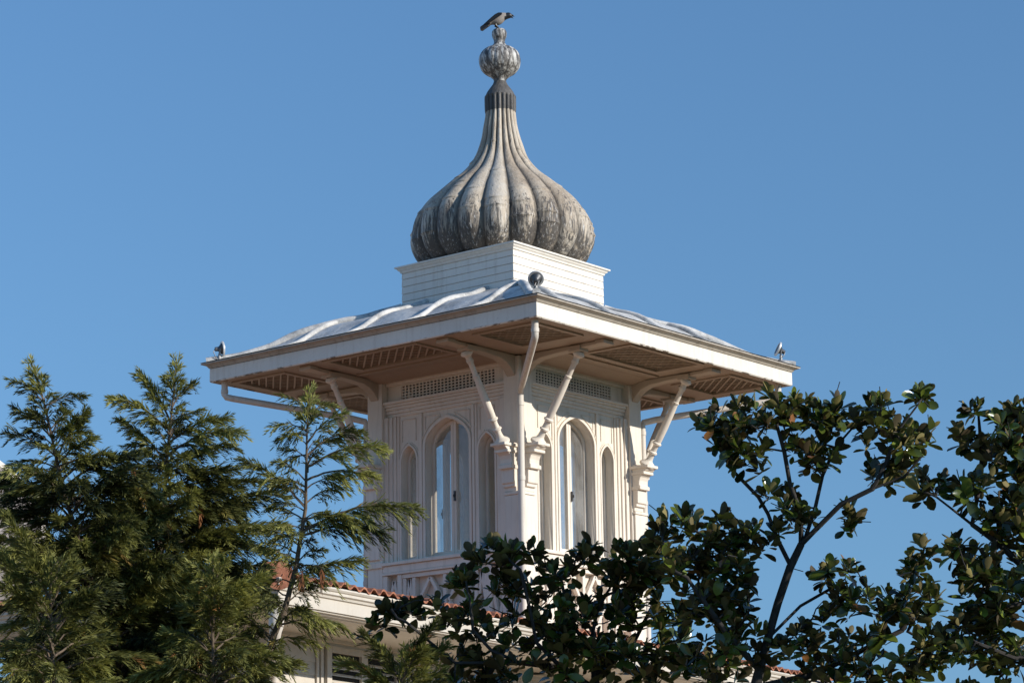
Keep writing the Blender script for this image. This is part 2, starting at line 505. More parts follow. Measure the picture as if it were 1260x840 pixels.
def ribs():
    out = []
    def path(hw, spring, apex, cx, off, a0, a1, sg):
        pts = []
        for i in range(9):
            a = R(a0 + (a1 - a0) * i / 8)
            pts.append((cx + sg * (hw + off) * math.cos(a), -WP - 0.006, spring + (apex - spring + off * 1.1) * (0.58 * math.sin(a) + 0.42 * a / (PI / 2))))
        return pts
    for sg in (-1, 1):
        for args, r in (((CW, CSPR, CAPX, 0, 0.085, 12, 72, sg), 0.011), ((SW, SSPR, SAPX, -SX, 0.055, 8, 80, sg), 0.008), ((SW, SSPR, SAPX, SX, 0.055, 8, 80, sg), 0.008)):
            b = MB(); b.tube(path(*args), r, 6); out.append(b.mesh('spandrel_rib', M_trim))
    return out
m_ribs = ribs()
m_mould = mouldings()

def hood(hw, spring, apex, cx, w, out):
    me = plate('arch_moulding', arch(hw + w, spring - 0.01, apex + w * 1.15, WBOT - 0.02, cx), [arch(hw, spring, apex, WBOT + 0.001, cx)], out, 0.006)
    me.materials.append(M_trim)
    me.transform(Matrix.Translation((0, -WP - out - 0.001, 0)))
    return me
m_hoods = [hood(CW, CSPR, CAPX, 0, 0.045, 0.03), hood(SW, SSPR, SAPX, -SX, 0.035, 0.022), hood(SW, SSPR, SAPX, SX, 0.035, 0.022)]

def grille():
    b = MB(); n = 26; p = 1.74 / n
    for i in range(n + 1):
        x = -0.87 + i * p
        b.box(x - 0.0135, x + 0.0135, -WP + 0.012, -WP + 0.020, -0.33, -0.09)
    for j in range(6):
        z = -0.315 + j * 0.21 / 5
        b.box(-0.87, 0.87, -WP + 0.006, -WP + 0.014, z - 0.0088, z + 0.0088)
    b.box(-0.89, 0.89, -WP + 0.29, -WP + 0.31, -0.40, -0.02, 1)  # black backing paints the shade of the void behind the bars
    b.box(-0.90, 0.90, -WP + 0.132, -WP + 0.29, -0.40, -0.38, 1)
    return b.mesh('ventilation_grille', [M_trim, M_dark])
m_grille = grille()

def win_frame(hw, spring, apex, cx, w):
    me = plate('frame', arch(hw + 0.02, spring, apex + 0.02, WBOT - 0.02, cx), [arch(hw - w, spring, apex - w * 1.2, WBOT + w, cx)], 0.05, 0.004)
    me.materials.append(M_trim)
    me.transform(Matrix.Translation((0, -WP + 0.131, 0)))
    return me
def win_pane(hw, spring, apex, cx):
    me = plate('pane', arch(hw, spring, apex, WBOT, cx), [], 0.006)
    me.materials.append(M_glass)
    me.transform(Matrix.Translation((0, -WP + 0.155, 0)))
    return me
WINS = []
for hw, sp, ap, cx, w in ((CW, CSPR, CAPX, 0.0, 0.04), (SW, SSPR, SAPX, -SX, 0.028), (SW, SSPR, SAPX, SX, 0.028)):
    fr = win_frame(hw, sp, ap, cx, w)
    st = MB()
    if hw > 0.3:
        st.box(-0.048, -0.003, -WP + 0.120, -WP + 0.182, WBOT + 0.02, CAPX - 0.02)
        st.box(0.003, 0.048, -WP + 0.120, -WP + 0.182, WBOT + 0.02, CAPX - 0.02)
        st.box(-0.38, 0.38, -WP + 0.126, -WP + 0.180, WBOT + 0.005, WBOT + 0.07)
        hd = MB(); hd.box(0.02, 0.04, -WP + 0.088, -WP + 0.119, -1.86, -1.72); hd.box(0.028, 0.034, -WP + 0.068, -WP + 0.088, -1.81, -1.77)
        hd = hd.mesh('handle', M_darkmetal)
    else:
        st.box(cx - 0.12, cx + 0.12, -WP + 0.126, -WP + 0.180, WBOT + 0.005, WBOT + 0.05)
        hd = None
    WINS.append((fr, st.mesh('casement_stile', M_trim), win_pane(hw, sp, ap, cx), hd))

def post():
    b = MB()          # the corner at (-T, -T)
    b.box(-T, -T + PW, -T, -T + PW, ZB, -0.02)
    b.box(-T - 0.03, -T + PW + 0.02, -T - 0.03, -T + PW + 0.02, -2.72, -2.64)
    # thicker shaft below the corbels with a sunk panel look
    b.box(-T - 0.035, -T + PW - 0.03, -T - 0.035, -T + PW - 0.03, -2.6, -1.95)
    b.box(-T - 0.05, -T + PW - 0.015, -T - 0.05, -T + PW - 0.015, -1.948, -1.905)
    return b.mesh('corner_post', M_wall)
m_post = post()

CORB = [(0.0, -1.90), (0.03, -1.90), (0.035, -1.845), (0.07, -1.84), (0.07, -1.80), (0.095, -1.79), (0.10, -1.60), (0.14, -1.59), (0.145, -1.545),
        (0.125, -1.53), (0.13, -1.47), (0.15, -1.42), (0.19, -1.385), (0.215, -1.38), (0.215, -1.345), (0.235, -1.335), (0.275, -1.30), (0.29, -1.27), (0.29, -1.255), (0.0, -1.235)]
def corbel(sgn):
    b = MB()
    cx = sgn * 1.255
    n = len(CORB)
    for i in range(n - 1):
        (o0, z0), (o1, z1) = CORB[i], CORB[i + 1]
    prof = [(-T + 0.001 - o, z) for o, z in CORB]
    w = 0.105
    b.extrude_x(prof, cx - w, cx + w)
    for z0, z1, o, w2 in ((-1.30, -1.257, 0.30, 0.13), (-1.385, -1.345, 0.222, 0.12), (-1.60, -1.545, 0.15, 0.118)):
        b.box(cx - w2, cx + w2, -T - o, -T + 0.002, z0, z1)
    return b.mesh('corbel', M_trim)
m_corb = [corbel(-1), corbel(1)]

def strut(sgn):
    b = MB()
    x = sgn * 1.255
    p = Vector((x, -T - 0.19, -1.25)); q = Vector((x, -2.34, -0.10))
    d = q - p; L = d.length
    M = d.to_track_quat('Z', 'Y').to_matrix().to_4x4(); M.translation = p
    prof = [(0.055, -0.04), (0.115, 0.0), (0.118, 0.03), (0.10, 0.05), (0.06, 0.075), (0.048, 0.10), (0.042, 0.16), (0.048, 0.19), (0.066, 0.20), (0.066, 0.22),
            (0.045, 0.235), (0.040, 0.30), (0.048, 0.33), (0.068, 0.345), (0.068, 0.365), (0.05, 0.38), (0.052, 0.42), (0.055, 0.60), (0.05, 0.85), (0.042, L - 0.38),
            (0.05, L - 0.372), (0.05, L - 0.352), (0.039, L - 0.345), (0.037, L - 0.17), (0.048, L - 0.15), (0.05, L - 0.12), (0.042, L - 0.11), (0.045, L - 0.07), (0.085, L - 0.035), (0.088, L - 0.01), (0.06, L + 0.02)]
    b.lathe(prof, 20, M)
    return b.mesh('strut', M_trim)
m_strut = [strut(-1), strut(1)]

def beam(sgn):
    b = MB()
    x = sgn * 1.27
    w = 0.075
    prof = [(-T + 0.02, -0.006), (-2.80, -0.006), (-2.80, -0.035), (-2.70, -0.055), (-2.0, -0.075), (-1.72, -0.095), (-1.58, -0.14), (-1.49, -0.205), (-1.44, -0.27), (-T + 0.02, -0.31)]
    b.extrude_x(prof, x - w, x + w)
    b.box(x - 0.10, x + 0.10, -2.44, -2.24, -0.10, -0.02)
    b.box(x - 0.11, x + 0.11, -2.86, -2.70, -0.06, -0.002)
    return b.mesh('beam', M_beam)
m_beam = [beam(-1), beam(1)]

def lattice(x0, x1, y0, y1):
    b = MB()
    sp = 0.145
    z = 0.012
    cx, cy = (x0 + x1) / 2, (y0 + y1) / 2
    hx, hy = (x1 - x0) / 2 + 0.01, (y1 - y0) / 2 + 0.01
    for s in (-1, 1):
        k = -(hx + hy)
        while k < hx + hy:
            # line: y = s*x + k, clipped to the opening
            pts = []
            for xx in (-hx, hx):
                yy = s * xx + k
                if -hy <= yy <= hy: pts.append((xx, yy))
            for yy in (-hy, hy):
                xx = (yy - k) / s
                if -hx < xx < hx: pts.append((xx, yy))
            if len(pts) >= 2 and math.dist(pts[0], pts[1]) > 0.03:
                zz = z + (0.013 if s > 0 else 0)
                b.bar((cx + pts[0][0], cy + pts[0][1], zz), (cx + pts[1][0], cy + pts[1][1], zz), 0.024, 0.010)
            k += sp
    b.box(x0 - 0.04, x1 + 0.04, y0 - 0.04, y1 + 0.04, 0.052, 0.062, 1)
    return b.mesh('lattice_panel', [M_lattice, M_backing])
m_lat_mid = lattice(-0.80, 0.80, -2.86, -2.15)
m_lat_cor = lattice(-2.72, -1.80, -2.72, -1.80)

holes = []
for k in range(4):
    c, s = [(1, 0), (0, -1), (-1, 0), (0, 1)][k]
    def rot(p): return (p[0] * c - p[1] * s, p[0] * s + p[1] * c)
    holes.append([rot(p) for p in rect(-0.80, 0.80, -2.86, -2.15)])
    holes.append([rot(p) for p in rect(-2.72, -1.80, -2.72, -1.80)])
EE = 3.0
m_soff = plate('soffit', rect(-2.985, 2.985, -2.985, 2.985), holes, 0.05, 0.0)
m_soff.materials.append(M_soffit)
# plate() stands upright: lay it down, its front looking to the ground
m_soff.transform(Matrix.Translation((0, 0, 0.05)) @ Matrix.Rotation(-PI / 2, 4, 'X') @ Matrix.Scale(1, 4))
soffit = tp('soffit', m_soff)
fr = MB()
for k in range(4):
    Mk = Matrix.Rotation(-k * PI / 2, 4, 'Z')
    for (a, b_, c_, d_) in ((-0.87, -0.802, -2.93, -2.08), (0.802, 0.87, -2.93, -2.08), (-0.80, 0.80, -2.93, -2.862), (-0.80, 0.80, -2.148, -2.08),
                            (-2.79, -2.722, -2.79, -1.73), (-1.798, -1.73, -2.79, -1.73), (-2.72, -1.80, -2.79, -2.722), (-2.72, -1.80, -1.798, -1.73),
                            (-1.12, 1.12, -1.96, -1.90)):
        fr.box(a, b_, c_, d_, -0.022, -0.001, 0, Mk)
    # cove board between beams at the wall head
    fr.add([tuple(Mk @ Vector(p)) for p in ((-1.18, -1.72, -0.002), (1.18, -1.72, -0.002), (1.18, -1.40, -0.06), (-1.18, -1.40, -0.06), (-1.18, -1.40, -0.002), (1.18, -1.40, -0.002))],
           [(0, 1, 2, 3), (0, 3, 4), (1, 5, 2), (3, 2, 5, 4), (0, 4, 5, 1)])
link('soffit_frame', fr.mesh('soffit_frame', M_soffit), soffit)

for k in range(4):
    rz = -k * PI / 2
    w = tp('wall', m_panel, tower, rz)
    bevel(link('moulding', m_mould, w), 0.005, 1)
    for h in m_hoods: link('arch_moulding', h, w)
    for h in m_ribs: link('spandrel_rib', h, w)
    link('ventilation_grille', m_grille, w)
    for fr_, st_, pn_, hd_ in WINS:
        wn = tp('window', fr_, tower, rz)
        link('casement_stile', st_, wn); link('pane', pn_, wn)
        if hd_: link('handle', hd_, wn)
    ps = bevel(tp('corner_post', m_post, tower, rz), 0.006, 1)
    for i in (0, 1):
        cb = bevel(tp('corbel', m_corb[i], tower, rz), 0.006, 1)
        tp('strut', m_strut[i], tower, rz)
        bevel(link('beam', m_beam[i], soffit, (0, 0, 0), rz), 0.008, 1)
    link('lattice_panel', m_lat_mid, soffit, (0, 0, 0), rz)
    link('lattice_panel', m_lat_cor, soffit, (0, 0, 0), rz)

# floor inside
fl = MB(); fl.box(-1.11, 1.11, -1.11, 1.11, -2.74, -2.70)
tp('floor', fl.mesh('floor', M_inner))
ce = MB(); ce.box(-1.10, 1.10, -1.10, 1.10, -0.45, -0.41)
tp('ceiling', ce.mesh('ceiling', M_inner))

# fascia and crown moulding of the eave
fa = MB()
fa.square([(2.99, 0.05), (2.99, -0.012), (EE, -0.015), (EE + 0.012, 0.0), (EE + 0.012, 0.182), (EE, 0.19), (2.95, 0.19), (2.95, 0.05)], True)
fascia = tp('fascia', fa.mesh('fascia', M_fascia))
cr = MB()
cr.square([(2.9, 0.191), (EE + 0.02, 0.191), (EE + 0.03, 0.205), (EE + 0.045, 0.225), (EE + 0.085, 0.24), (EE + 0.105, 0.245), (EE + 0.105, 0.262), (EE + 0.075, 0.268), (2.9, 0.268)], True)
link('crown_moulding', cr.mesh('crown_moulding', M_crown), fascia)

# lead roof: four slopes with raised rolls and a bell-shaped profile
HP = [(3.115, 0.276), (2.9, 0.315), (2.7, 0.365), (2.55, 0.425), (2.4, 0.51), (2.28, 0.595), (2.17, 0.67), (2.0, 0.765), (1.82, 0.84), (1.63, 0.895), (1.4, 0.965), (1.2, 1.05), (1.04, 1.12)]
def hz(h):
    for (a, za), (b, zb) in zip(HP, HP[1:]):
        if b <= h <= a:
            t = (a - h) / (a - b); return za + (zb - za) * t
    return HP[-1][1]
def eave_roof():
    b = MB()
    nu, nh = 360, 44
    hs = [3.115 - (3.115 - 1.04) * (j / (nh - 1)) for j in range(nh)]
    sm = [sum(hz(min(3.115, max(1.04, h + d))) for d in (-0.08, 0, 0.08)) / 3 for h in hs]
    sm[0] = 0.272
    for k in range(4):
        Mk = Matrix.Rotation(-k * PI / 2, 4, 'Z')
        vs = []; fs = []
        for j, h in enumerate(hs):
            e = min(1, (3.115 - h) / 0.35)
            for i in range(nu):
                u = -1 + 2 * i / (nu - 1)
                s = u * h
                bp = 0
                dent = 0.016 * noise.noise(Vector((s * 1.7 + 9 * k, h * 2.3, 3.1))) + 0.010 * noise.noise(Vector((s * 5, h * 6 + 7 * k, 1.7)))
                if abs(u) > 0.999: dent = 0
                vs.append(Mk @ Vector((s, -h, sm[j] + (bp + dent) * e)))
        for j in range(nh - 1):
            for i in range(nu - 1):
                fs.append((j * nu + i, j * nu + i + 1, (j + 1) * nu + i + 1, (j + 1) * nu + i))
        b.add(vs, fs, 0, True)
    return b.mesh('eave_roof', M_lead, recalc=False)
er = tp('eave_roof', eave_roof())
for k in range(4):
    b = MB()
    hs = [3.05 - (3.05 - 1.05) * j / 30 for j in range(31)]
    b.tube([(-h, -h, hz(h) + 0.012 + 0.006 * noise.noise(Vector((h * 5, k, 2)))) for h in hs], [0.058 + 0.012 * noise.noise(Vector((h * 4, 3 + k, 1))) for h in hs], 10)
    link('hip_roll', b.mesh('hip_roll', M_lead), er, (0, 0, 0), -k * PI / 2)
    for s0 in (-1.71, -0.57, 0.57, 1.71):
        b = MB()
        h1 = max(1.05, abs(s0) + 0.02)
        hs = [2.97 - (2.97 - h1) * j / 26 for j in range(27)]
        b.tube([(s0 + 0.012 * noise.noise(Vector((h * 3, s0, k))), -h, hz(h) + 0.016 - 0.055 * max(0.0, (h - 2.65) / 0.32)) for h in hs], [0.044 + 0.010 * noise.noise(Vector((h * 4, s0 + k, 1))) for h in hs], 10)
        link('roof_roll', b.mesh('roof_roll', M_lead), er, (0, 0, 0), -k * PI / 2)

# clapboard drum under the dome
dr = MB()
prof = []
z = 0.98
while z < 1.60:
    z1 = min(z + 0.112, 1.63)
    prof += [(1.053, z), (1.050, z1 - 0.009), (1.034, z1 - 0.008), (1.034, z1)]
    z = z1
dr.square([(1.0, 0.9), (1.05, 0.9)] + prof + [(1.0, 1.63)])
drum = tp('drum', dr.mesh('drum', M_siding))
dc = MB()
dc.square([(0.5, 1.625), (1.05, 1.625), (1.066, 1.632), (1.072, 1.655), (1.095, 1.672), (1.105, 1.695), (1.13, 1.70), (1.13, 1.722), (0.5, 1.735)])
link('cornice', dc.mesh('cornice', M_siding), drum)

# onion dome, twenty gores
DP = [(1.10, 1.735), (1.16, 1.765), (1.235, 1.84), (1.29, 1.914), (1.335, 2.02), (1.352, 2.11), (1.352, 2.20), (1.325, 2.35), (1.26, 2.50), (1.135, 2.67), (0.965, 2.84), (0.785, 3.00), (0.595, 3.16), (0.462, 3.318), (0.368, 3.475), (0.303, 3.67), (0.262, 3.88), (0.236, 4.05), (0.226, 4.16)]
def smooth_profile(P, n):
    P = np.array(P); d = np.r_[0, np.cumsum(np.hypot(*np.diff(P, axis=0).T))]
    # Catmull-Rom through the points
    out = []
    for s in np.linspace(0, d[-1], n):
        i = min(max(np.searchsorted(d, s) - 1, 0), len(P) - 2)
        t = (s - d[i]) / (d[i + 1] - d[i])
        p0, p1, p2, p3 = P[max(i - 1, 0)], P[i], P[i + 1], P[min(i + 2, len(P) - 1)]
        out.append(0.5 * (2 * p1 + (p2 - p0) * t + (2 * p0 - 5 * p1 + 4 * p2 - p3) * t ** 2 + (3 * p1 - p0 - 3 * p2 + p3) * t ** 3))
    return out
NG = 20
PH = math.atan2(-0.633, -0.774) + R(5.3)     # a valley just right of the line of sight
rng = random.Random(4)
seams = [sorted(rng.uniform(2.0, 3.6) for _ in range(3)) for _ in range(NG)]
def dome():
    nt_, nz_ = NG * 18, 130
    pr = smooth_profile(DP, nz_)
    vs = []; fs = []; val = []; gor = []
    gr = [random.Random(91 + q).random() for q in range(NG)]
    for j, (r, z) in enumerate(pr):
        for i in range(nt_):
            th = 2 * PI * i / nt_
            g = (th - PH) * NG / (2 * PI)
            gi = int(math.floor(g)) % NG
            l = abs(math.sin(PI * g))
            amp = 0.10 if r > 0.5 else 0.10 + 0.09 * (0.5 - r) / 0.28
            k = 1 - amp + amp * l ** 0.62
            rr = r * (0.985 + 0.015) * k / (1 - amp * 0.03)
            zz = z
            for q in seams[gi]:
                if 0 <= z - q < 0.07: rr += 0.018 * (1 - (z - q) / 0.07)
            rr += 0.012 * noise.noise(Vector((math.cos(th) * r * 4, math.sin(th) * r * 4, z * 3.2)))
            vs.append((rr * math.cos(th), rr * math.sin(th), zz))
            gor.append(gr[gi])
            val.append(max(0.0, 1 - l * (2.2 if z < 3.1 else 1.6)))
    for j in range(nz_ - 1):
        for i in range(nt_):
            fs.append((j * nt_ + i, j * nt_ + (i + 1) % nt_, (j + 1) * nt_ + (i + 1) % nt_, (j + 1) * nt_ + i))
    b = MB(); b.add(vs, fs, 0, True)
    me = b.mesh('dome', M_dome, recalc=False)
    at_ = me.attributes.new('valley', 'FLOAT', 'POINT'); at_.data.foreach_set('value', val)
    g2 = me.attributes.new('gore', 'FLOAT', 'POINT'); g2.data.foreach_set('value', gor)
    return me
dome_o = tp('dome', dome())
def ribbed(prof, n, name, mat, amp, lobes):
    pr = smooth_profile(prof, n); nt_ = lobes * 10
    vs = []; fs = []
    for r, z, a in [(p[0], p[1], amp(p[1])) for p in pr]:
        for i in range(nt_):
            th = 2 * PI * i / nt_
            k = 1 - a + a * abs(math.sin((th - PH) * lobes / 2)) ** 0.7
            vs.append((r * k * math.cos(th), r * k * math.sin(th), z))
    for j in range(n - 1):
        for i in range(nt_):
            fs.append((j * nt_ + i, j * nt_ + (i + 1) % nt_, (j + 1) * nt_ + (i + 1) % nt_, (j + 1) * nt_ + i))
    fs.append(tuple((n - 1) * nt_ + i for i in range(nt_)))
    b = MB(); b.add(vs, fs, 0, True)
    return b.mesh(name, mat, recalc=False)
link('collar', ribbed([(0.232, 4.12), (0.236, 4.20), (0.236, 4.355), (0.228, 4.37), (0.195, 4.44), (0.15, 4.505), (0.112, 4.56), (0.094, 4.605)], 40, 'collar', M_collar,
                      lambda z: 0.16 if z < 4.33 else max(0, 0.16 - (z - 4.33) * 4), 20), dome_o)
link('finial', ribbed([(0.09, 4.60), (0.105, 4.65), (0.16, 4.70), (0.235, 4.75), (0.29, 4.82), (0.312, 4.90), (0.312, 4.975), (0.285, 5.05), (0.22, 5.115), (0.14, 5.15), (0.10, 5.19),
                       (0.083, 5.225), (0.088, 5.27), (0.105, 5.31), (0.112, 5.36), (0.104, 5.405), (0.07, 5.435), (0.012, 5.445)], 90, 'finial', M_finial,
                      lambda z: 0.04 if 4.68 < z < 5.12 else 0.0, 18), dome_o)

# four downpipes from the eave corners to the posts
def downpipe(ex, ey):
    """from the eave corner on the same side as the foot (ex, ey)"""
    sx, sy = math.copysign(1, ex), math.copysign(1, ey)
    d = MB()
    c = 2.86
    e = Vector((ex, ey, 0))
    top = Vector((sx * 2.78, sy * 2.78, -0.245))
    pre = e.lerp(Vector((top.x, top.y, 0)), 0.10)
    path = [(sx * c, sy * c, 0.0), (sx * c, sy * c, -0.19), (sx * 2.84, sy * 2.84, -0.225), tuple(top), (pre.x, pre.y, -0.52), (e.x * 1.01, e.y * 1.01, -0.56), (ex, ey, -0.63), (ex, ey, -3.9)]
    d.tube(path, 0.047, 14)
    d.tube([(sx * c, sy * c, -0.17), (sx * c, sy * c, -0.12)], 0.054, 14)
    for zc in (-0.72, -1.75, -2.9): d.tube([(ex, ey, zc - 0.03), (ex, ey, zc + 0.03)], 0.054, 14)
    tp('downpipe', d.mesh('downpipe', M_pipe))
downpipe(-1.495, -1.495); downpipe(1.475, -1.38); downpipe(-1.36, 1.475); downpipe(1.475, 1.475)

# ------------------------------------------------------------------ floodlights on the eave corners
def floodlight(x, y, aim, label, zoff=0.0):
    t = thing('floodlight', label, 'floodlight', (x, y, 0.27 + Z0), 'floodlights on the eave corners')
    b = MB()
    b.lathe([(0.085, 0.0), (0.085, 0.015), (0.06, 0.045), (0.035, 0.06)], 18)
    link('base', b.mesh('base', M_grey), t)
    b = MB()
    b.tube([(0, 0, 0.05), (0, 0, 0.145)], 0.026, 10)
    sx = Vector((-aim.y, aim.x, 0)).normalized()
    for s in (-1, 1):
        b.bar(Vector((0, 0, 0.14)) + sx * s * 0.028, Vector((0, 0, 0.225)) + sx * s * 0.046, 0.022, 0.012, aim)
    link('bracket', b.mesh('bracket', M_grey), t)
    M = aim.to_track_quat('Z', 'Y').to_matrix().to_4x4(); M.translation = Vector((0, 0, 0.23))
    b = MB()
    b.lathe([(0.018, -0.085), (0.036, -0.08), (0.038, -0.02), (0.045, -0.012), (0.100, 0.045), (0.100, 0.056), (0.02, 0.03)], 24, M)
    h = link('lamp_head', b.mesh('lamp_head', M_darkmetal), t)
    b = MB()
    b.lathe([(0.094, 0.040), (0.122, 0.036), (0.128, 0.05), (0.124, 0.068), (0.1005, 0.07), (0.0995, 0.05)], 28, M)
    link('rim', b.mesh('rim', M_bright), h)
    b = MB(); b.lathe([(0.099, 0.058), (0.06, 0.062), (0.01, 0.064)], 24, M)
    link('lens', b.mesh('lens', M_darkmetal), h)
    b = MB(); bk = M @ Vector((0, 0, -0.085)); b.tube([bk, bk - Vector((0.03, 0.0, 0.05)), Vector((-0.05, 0.02, 0.06)), Vector((-0.03, 0.03, 0.012)), Vector((0.12, 0.16, 0.02))], 0.007, 6)
    link('cable', b.mesh('cable', M_darkmetal), t)
    t.scale = (0.83, 0.83, 0.88)
    return t
floodlight(-3.0, -3.0, Vector((0.55, 0.42, 0.55)).normalized(), 'round grey floodlight on the near eave corner, in front of the white clapboard')
floodlight(-2.95, 2.88, Vector((0.85, -0.50, 0.12)).normalized(), 'small grey floodlight on the left eave tip, above the conifers')
floodlight(2.72, -3.02, Vector((-0.62, 0.55, 0.40)).normalized(), 'small grey floodlight on the right eave tip, above the magnolia')

# ------------------------------------------------------------------ the crow
def crow():
    t = thing('crow', 'hooded crow with open bill perched on the top of the finial', 'bird', (0.0, 0.0, 5.444 + Z0))
    k = 1.0 / 1165.0
    r = Vector(RT0); d = Vector((FW[0], FW[1], 0)).normalized()
    def P(px, py, dep=0.0):
        return r * ((px - 600) * k) + Vector((0, 0, (487 - py) * k)) + d * dep
    # body: one skin lofted along the spine: (top px,py) (bottom px,py) half width
    sec = [((280, 448), (300, 505), .012), ((330, 398), (350, 478), .026), ((390, 352), (410, 440), .034), ((450, 292), (462, 410), .048), ((505, 250), (510, 410), .062),
           ((560, 216), (560, 428), .072), ((610, 192), (615, 415), .074), ((650, 186), (660, 385), .068), ((690, 190), (695, 338), .055), ((722, 194), (725, 318), .046),
           ((750, 188), (752, 306), .043), ((778, 186), (780, 298), .041), ((803, 198), (805, 290), .034), ((822, 218), (824, 278), .022), ((830, 236), (831, 268), .012)]
    n = 14; vs = []; fs = []; mi = []
    for (a, b_, w) in sec:
        A, B = P(*a), P(*b_); c = (A + B) / 2; u = (A - B) / 2
        for i in range(n):
            th = 2 * PI * i / n
            vs.append(c + u * math.cos(th) + d * (w * math.sin(th)))
    for j in range(len(sec) - 1):
        for i in range(n):
            fs.append((j * n + i, j * n + (i + 1) % n, (j + 1) * n + (i + 1) % n, (j + 1) * n + i))
            mid = (i + 0.5) / n; low = 0.25 < mid < 0.75
            mi.append(1 if (j >= 9 or j < 2 or (j == 8 and low)) else 0)
    fs.append(tuple(reversed(range(n)))); mi.append(1)
    fs.append(tuple((len(sec) - 1) * n + i for i in range(n))); mi.append(1)
    b = MB(); b.add(vs, fs, 0, True); b.mi = mi
    body = link('body', b.mesh('body', [M_greyfeather, M_blackfeather]), t)
    sb = body.modifiers.new('smooth', 'SUBSURF'); sb.levels = 1; sb.render_levels = 1
    # folded wings
    out = [(655, 232), (640, 222), (590, 222), (530, 250), (460, 305), (390, 362), (330, 412), (345, 428), (400, 408), (470, 375), (540, 330), (600, 292), (645, 262)]
    for s in (-1, 1):
        b = MB(); n = len(out)
        def dp(px, off): return s * (off + 0.074 * max(0.35, 1 - ((px - 610) / 330.0) ** 2))
        vi = [P(x, y, dp(x, 0.002)) for x, y in out] + [P(x, y, dp(x, 0.014)) for x, y in out]
        fsx = [(i, (i + 1) % n, n + (i + 1) % n, n + i) for i in range(n)] + [tuple(range(n)), tuple(reversed(range(n, 2 * n)))]
        b.add(vi, fsx)
        link('wing', b.mesh('wing', M_blackfeather), t)
    # tail
    b = MB()
    tl = [(430, 330), (265, 462), (272, 500), (310, 508), (440, 410)]
    n = len(tl)
    vi = [P(x, y, -0.03 - 0.004 * i) for i, (x, y) in enumerate(tl)] + [P(x, y, 0.03 + 0.004 * i) for i, (x, y) in enumerate(tl)]
    b.add(vi, [(i, (i + 1) % n, n + (i + 1) % n, n + i) for i in range(n)] + [tuple(range(n)), tuple(reversed(range(n, 2 * n)))])
    link('tail', b.mesh('tail', M_blackfeather), t)
    b = MB()
    b.tube([P(815, 240), P(840, 248), P(872, 266)], [0.019, 0.014, 0.002], 8)
    link('upper_bill', b.mesh('upper_bill', M_blackfeather), t)
    b = MB()
    b.tube([P(812, 270), P(832, 284), P(852, 298)], [0.014, 0.009, 0.002], 8)
    link('lower_bill', b.mesh('lower_bill', M_blackfeather), t)
    for s in (-1, 1):
        b = MB()
        e = P(600, 487, s * 0.022); 
        b.tube([P(535, 418, s * 0.03), P(560, 448, s * 0.026), P(592, 478, s * 0.022), e], [0.022, 0.011, 0.008, 0.008], 8)
        for a in (-0.5, 0, 0.5):
            b.tube([e, e + r * (0.035 * math.cos(a)) + d * (0.035 * math.sin(a)) - Vector((0, 0, 0.003)), e + r * (0.055 * math.cos(a)) + d * (0.05 * math.sin(a)) - Vector((0, 0, 0.016))], [0.006, 0.005, 0.002], 6)
        b.tube([e, e - r * 0.035 - Vector((0, 0, 0.004))], [0.006, 0.002], 6)
        link('leg', b.mesh('leg', M_blackfeather), t)
        b = MB(); b.lathe([(0.001, -0.006), (0.005, -0.003), (0.005, 0.003), (0.001, 0.006)], 8, Matrix.Translation(P(795, 228, s * 0.034)))
        link('eye', b.mesh('eye', M_darkmetal), t)
crow()

# ------------------------------------------------------------------ the house under the tower
HX, HY, HZ = -7.62, -2.95, -3.80            # its near left eave corner
HR = R(3.8); SL = -0.030                    # turned a little; its eave line falls to the right
house = thing('house', 'white wooden house with terracotta tiled eaves below the tower', 'house', (HX, HY, 0.0))
house.rotation_euler = (0, 0, HR)
HB = HZ + Z0
HL, HD = 13.0, 6.2
OV = 1.4                                    # eave overhang                         # length along the front, depth
def hp(name, mb, mat, parent=house, shear=True, bev=0):
    me = mb.mesh(name, mat)
    if shear:
        for v in me.vertices: v.co.z += SL * v.co.x
    o = link(name, me, parent)
    if bev: bevel(o, bev, 1)
    return o
# cornice / gutter: runs round front and left side as a rectangle sweep
def rect_sweep(mb, prof, mi=0):
    """prof: (outset, z) pairs swept round the house's eave rectangle"""
    vs = []; fs = []
    for o, z in prof:
        vs += [(-o, -o, z), (HL + o, -o, z), (HL + o, HD + o, z), (-o, HD + o, z)]
    m = len(prof)
    for i in range(m - 1):
        for k in range(4):
            fs.append((i * 4 + k, i * 4 + (k + 1) % 4, (i + 1) * 4 + (k + 1) % 4, (i + 1) * 4 + k))
    mb.add(vs, fs, mi)
c = MB()
rect_sweep(c, [(-0.25, HB + 0.02), (0.035, HB + 0.02), (0.045, HB + 0.0), (0.03, HB - 0.022), (0.015, HB - 0.03), (0.015, HB - 0.06), (-0.012, HB - 0.075), (-0.02, HB - 0.10), (-0.045, HB - 0.11), (-0.05, HB - 0.245),
               (-0.075, HB - 0.25), (-0.08, HB - 0.265), (-0.11, HB - 0.27), (-0.125, HB - 0.285), (-0.16, HB - 0.29), (-0.17, HB - 0.30), (-OV + 0.10, HB - 0.302), (-OV + 0.095, HB - 0.34), (-OV + 0.05, HB - 0.35), (-OV + 0.04, HB - 0.40), (-OV - 0.02, HB - 0.41)])
hp('cornice', c, M_cream)
w = MB()
rect_sweep(w, [(-OV, HB - 0.3), (-OV, 0.0)])
wall = hp('wall', w, M_cream)
# clapboards on the wall, drawn as thin lapped boards
cb = MB()
z = 2.4
while z < HB - 0.55:
    rect_sweep(cb, [(-OV + 0.001, z + 0.16), (-OV + 0.014, z), (-OV + 0.001, z - 0.002)])
    z += 0.16
hp('clapboard', cb, M_cream, wall)

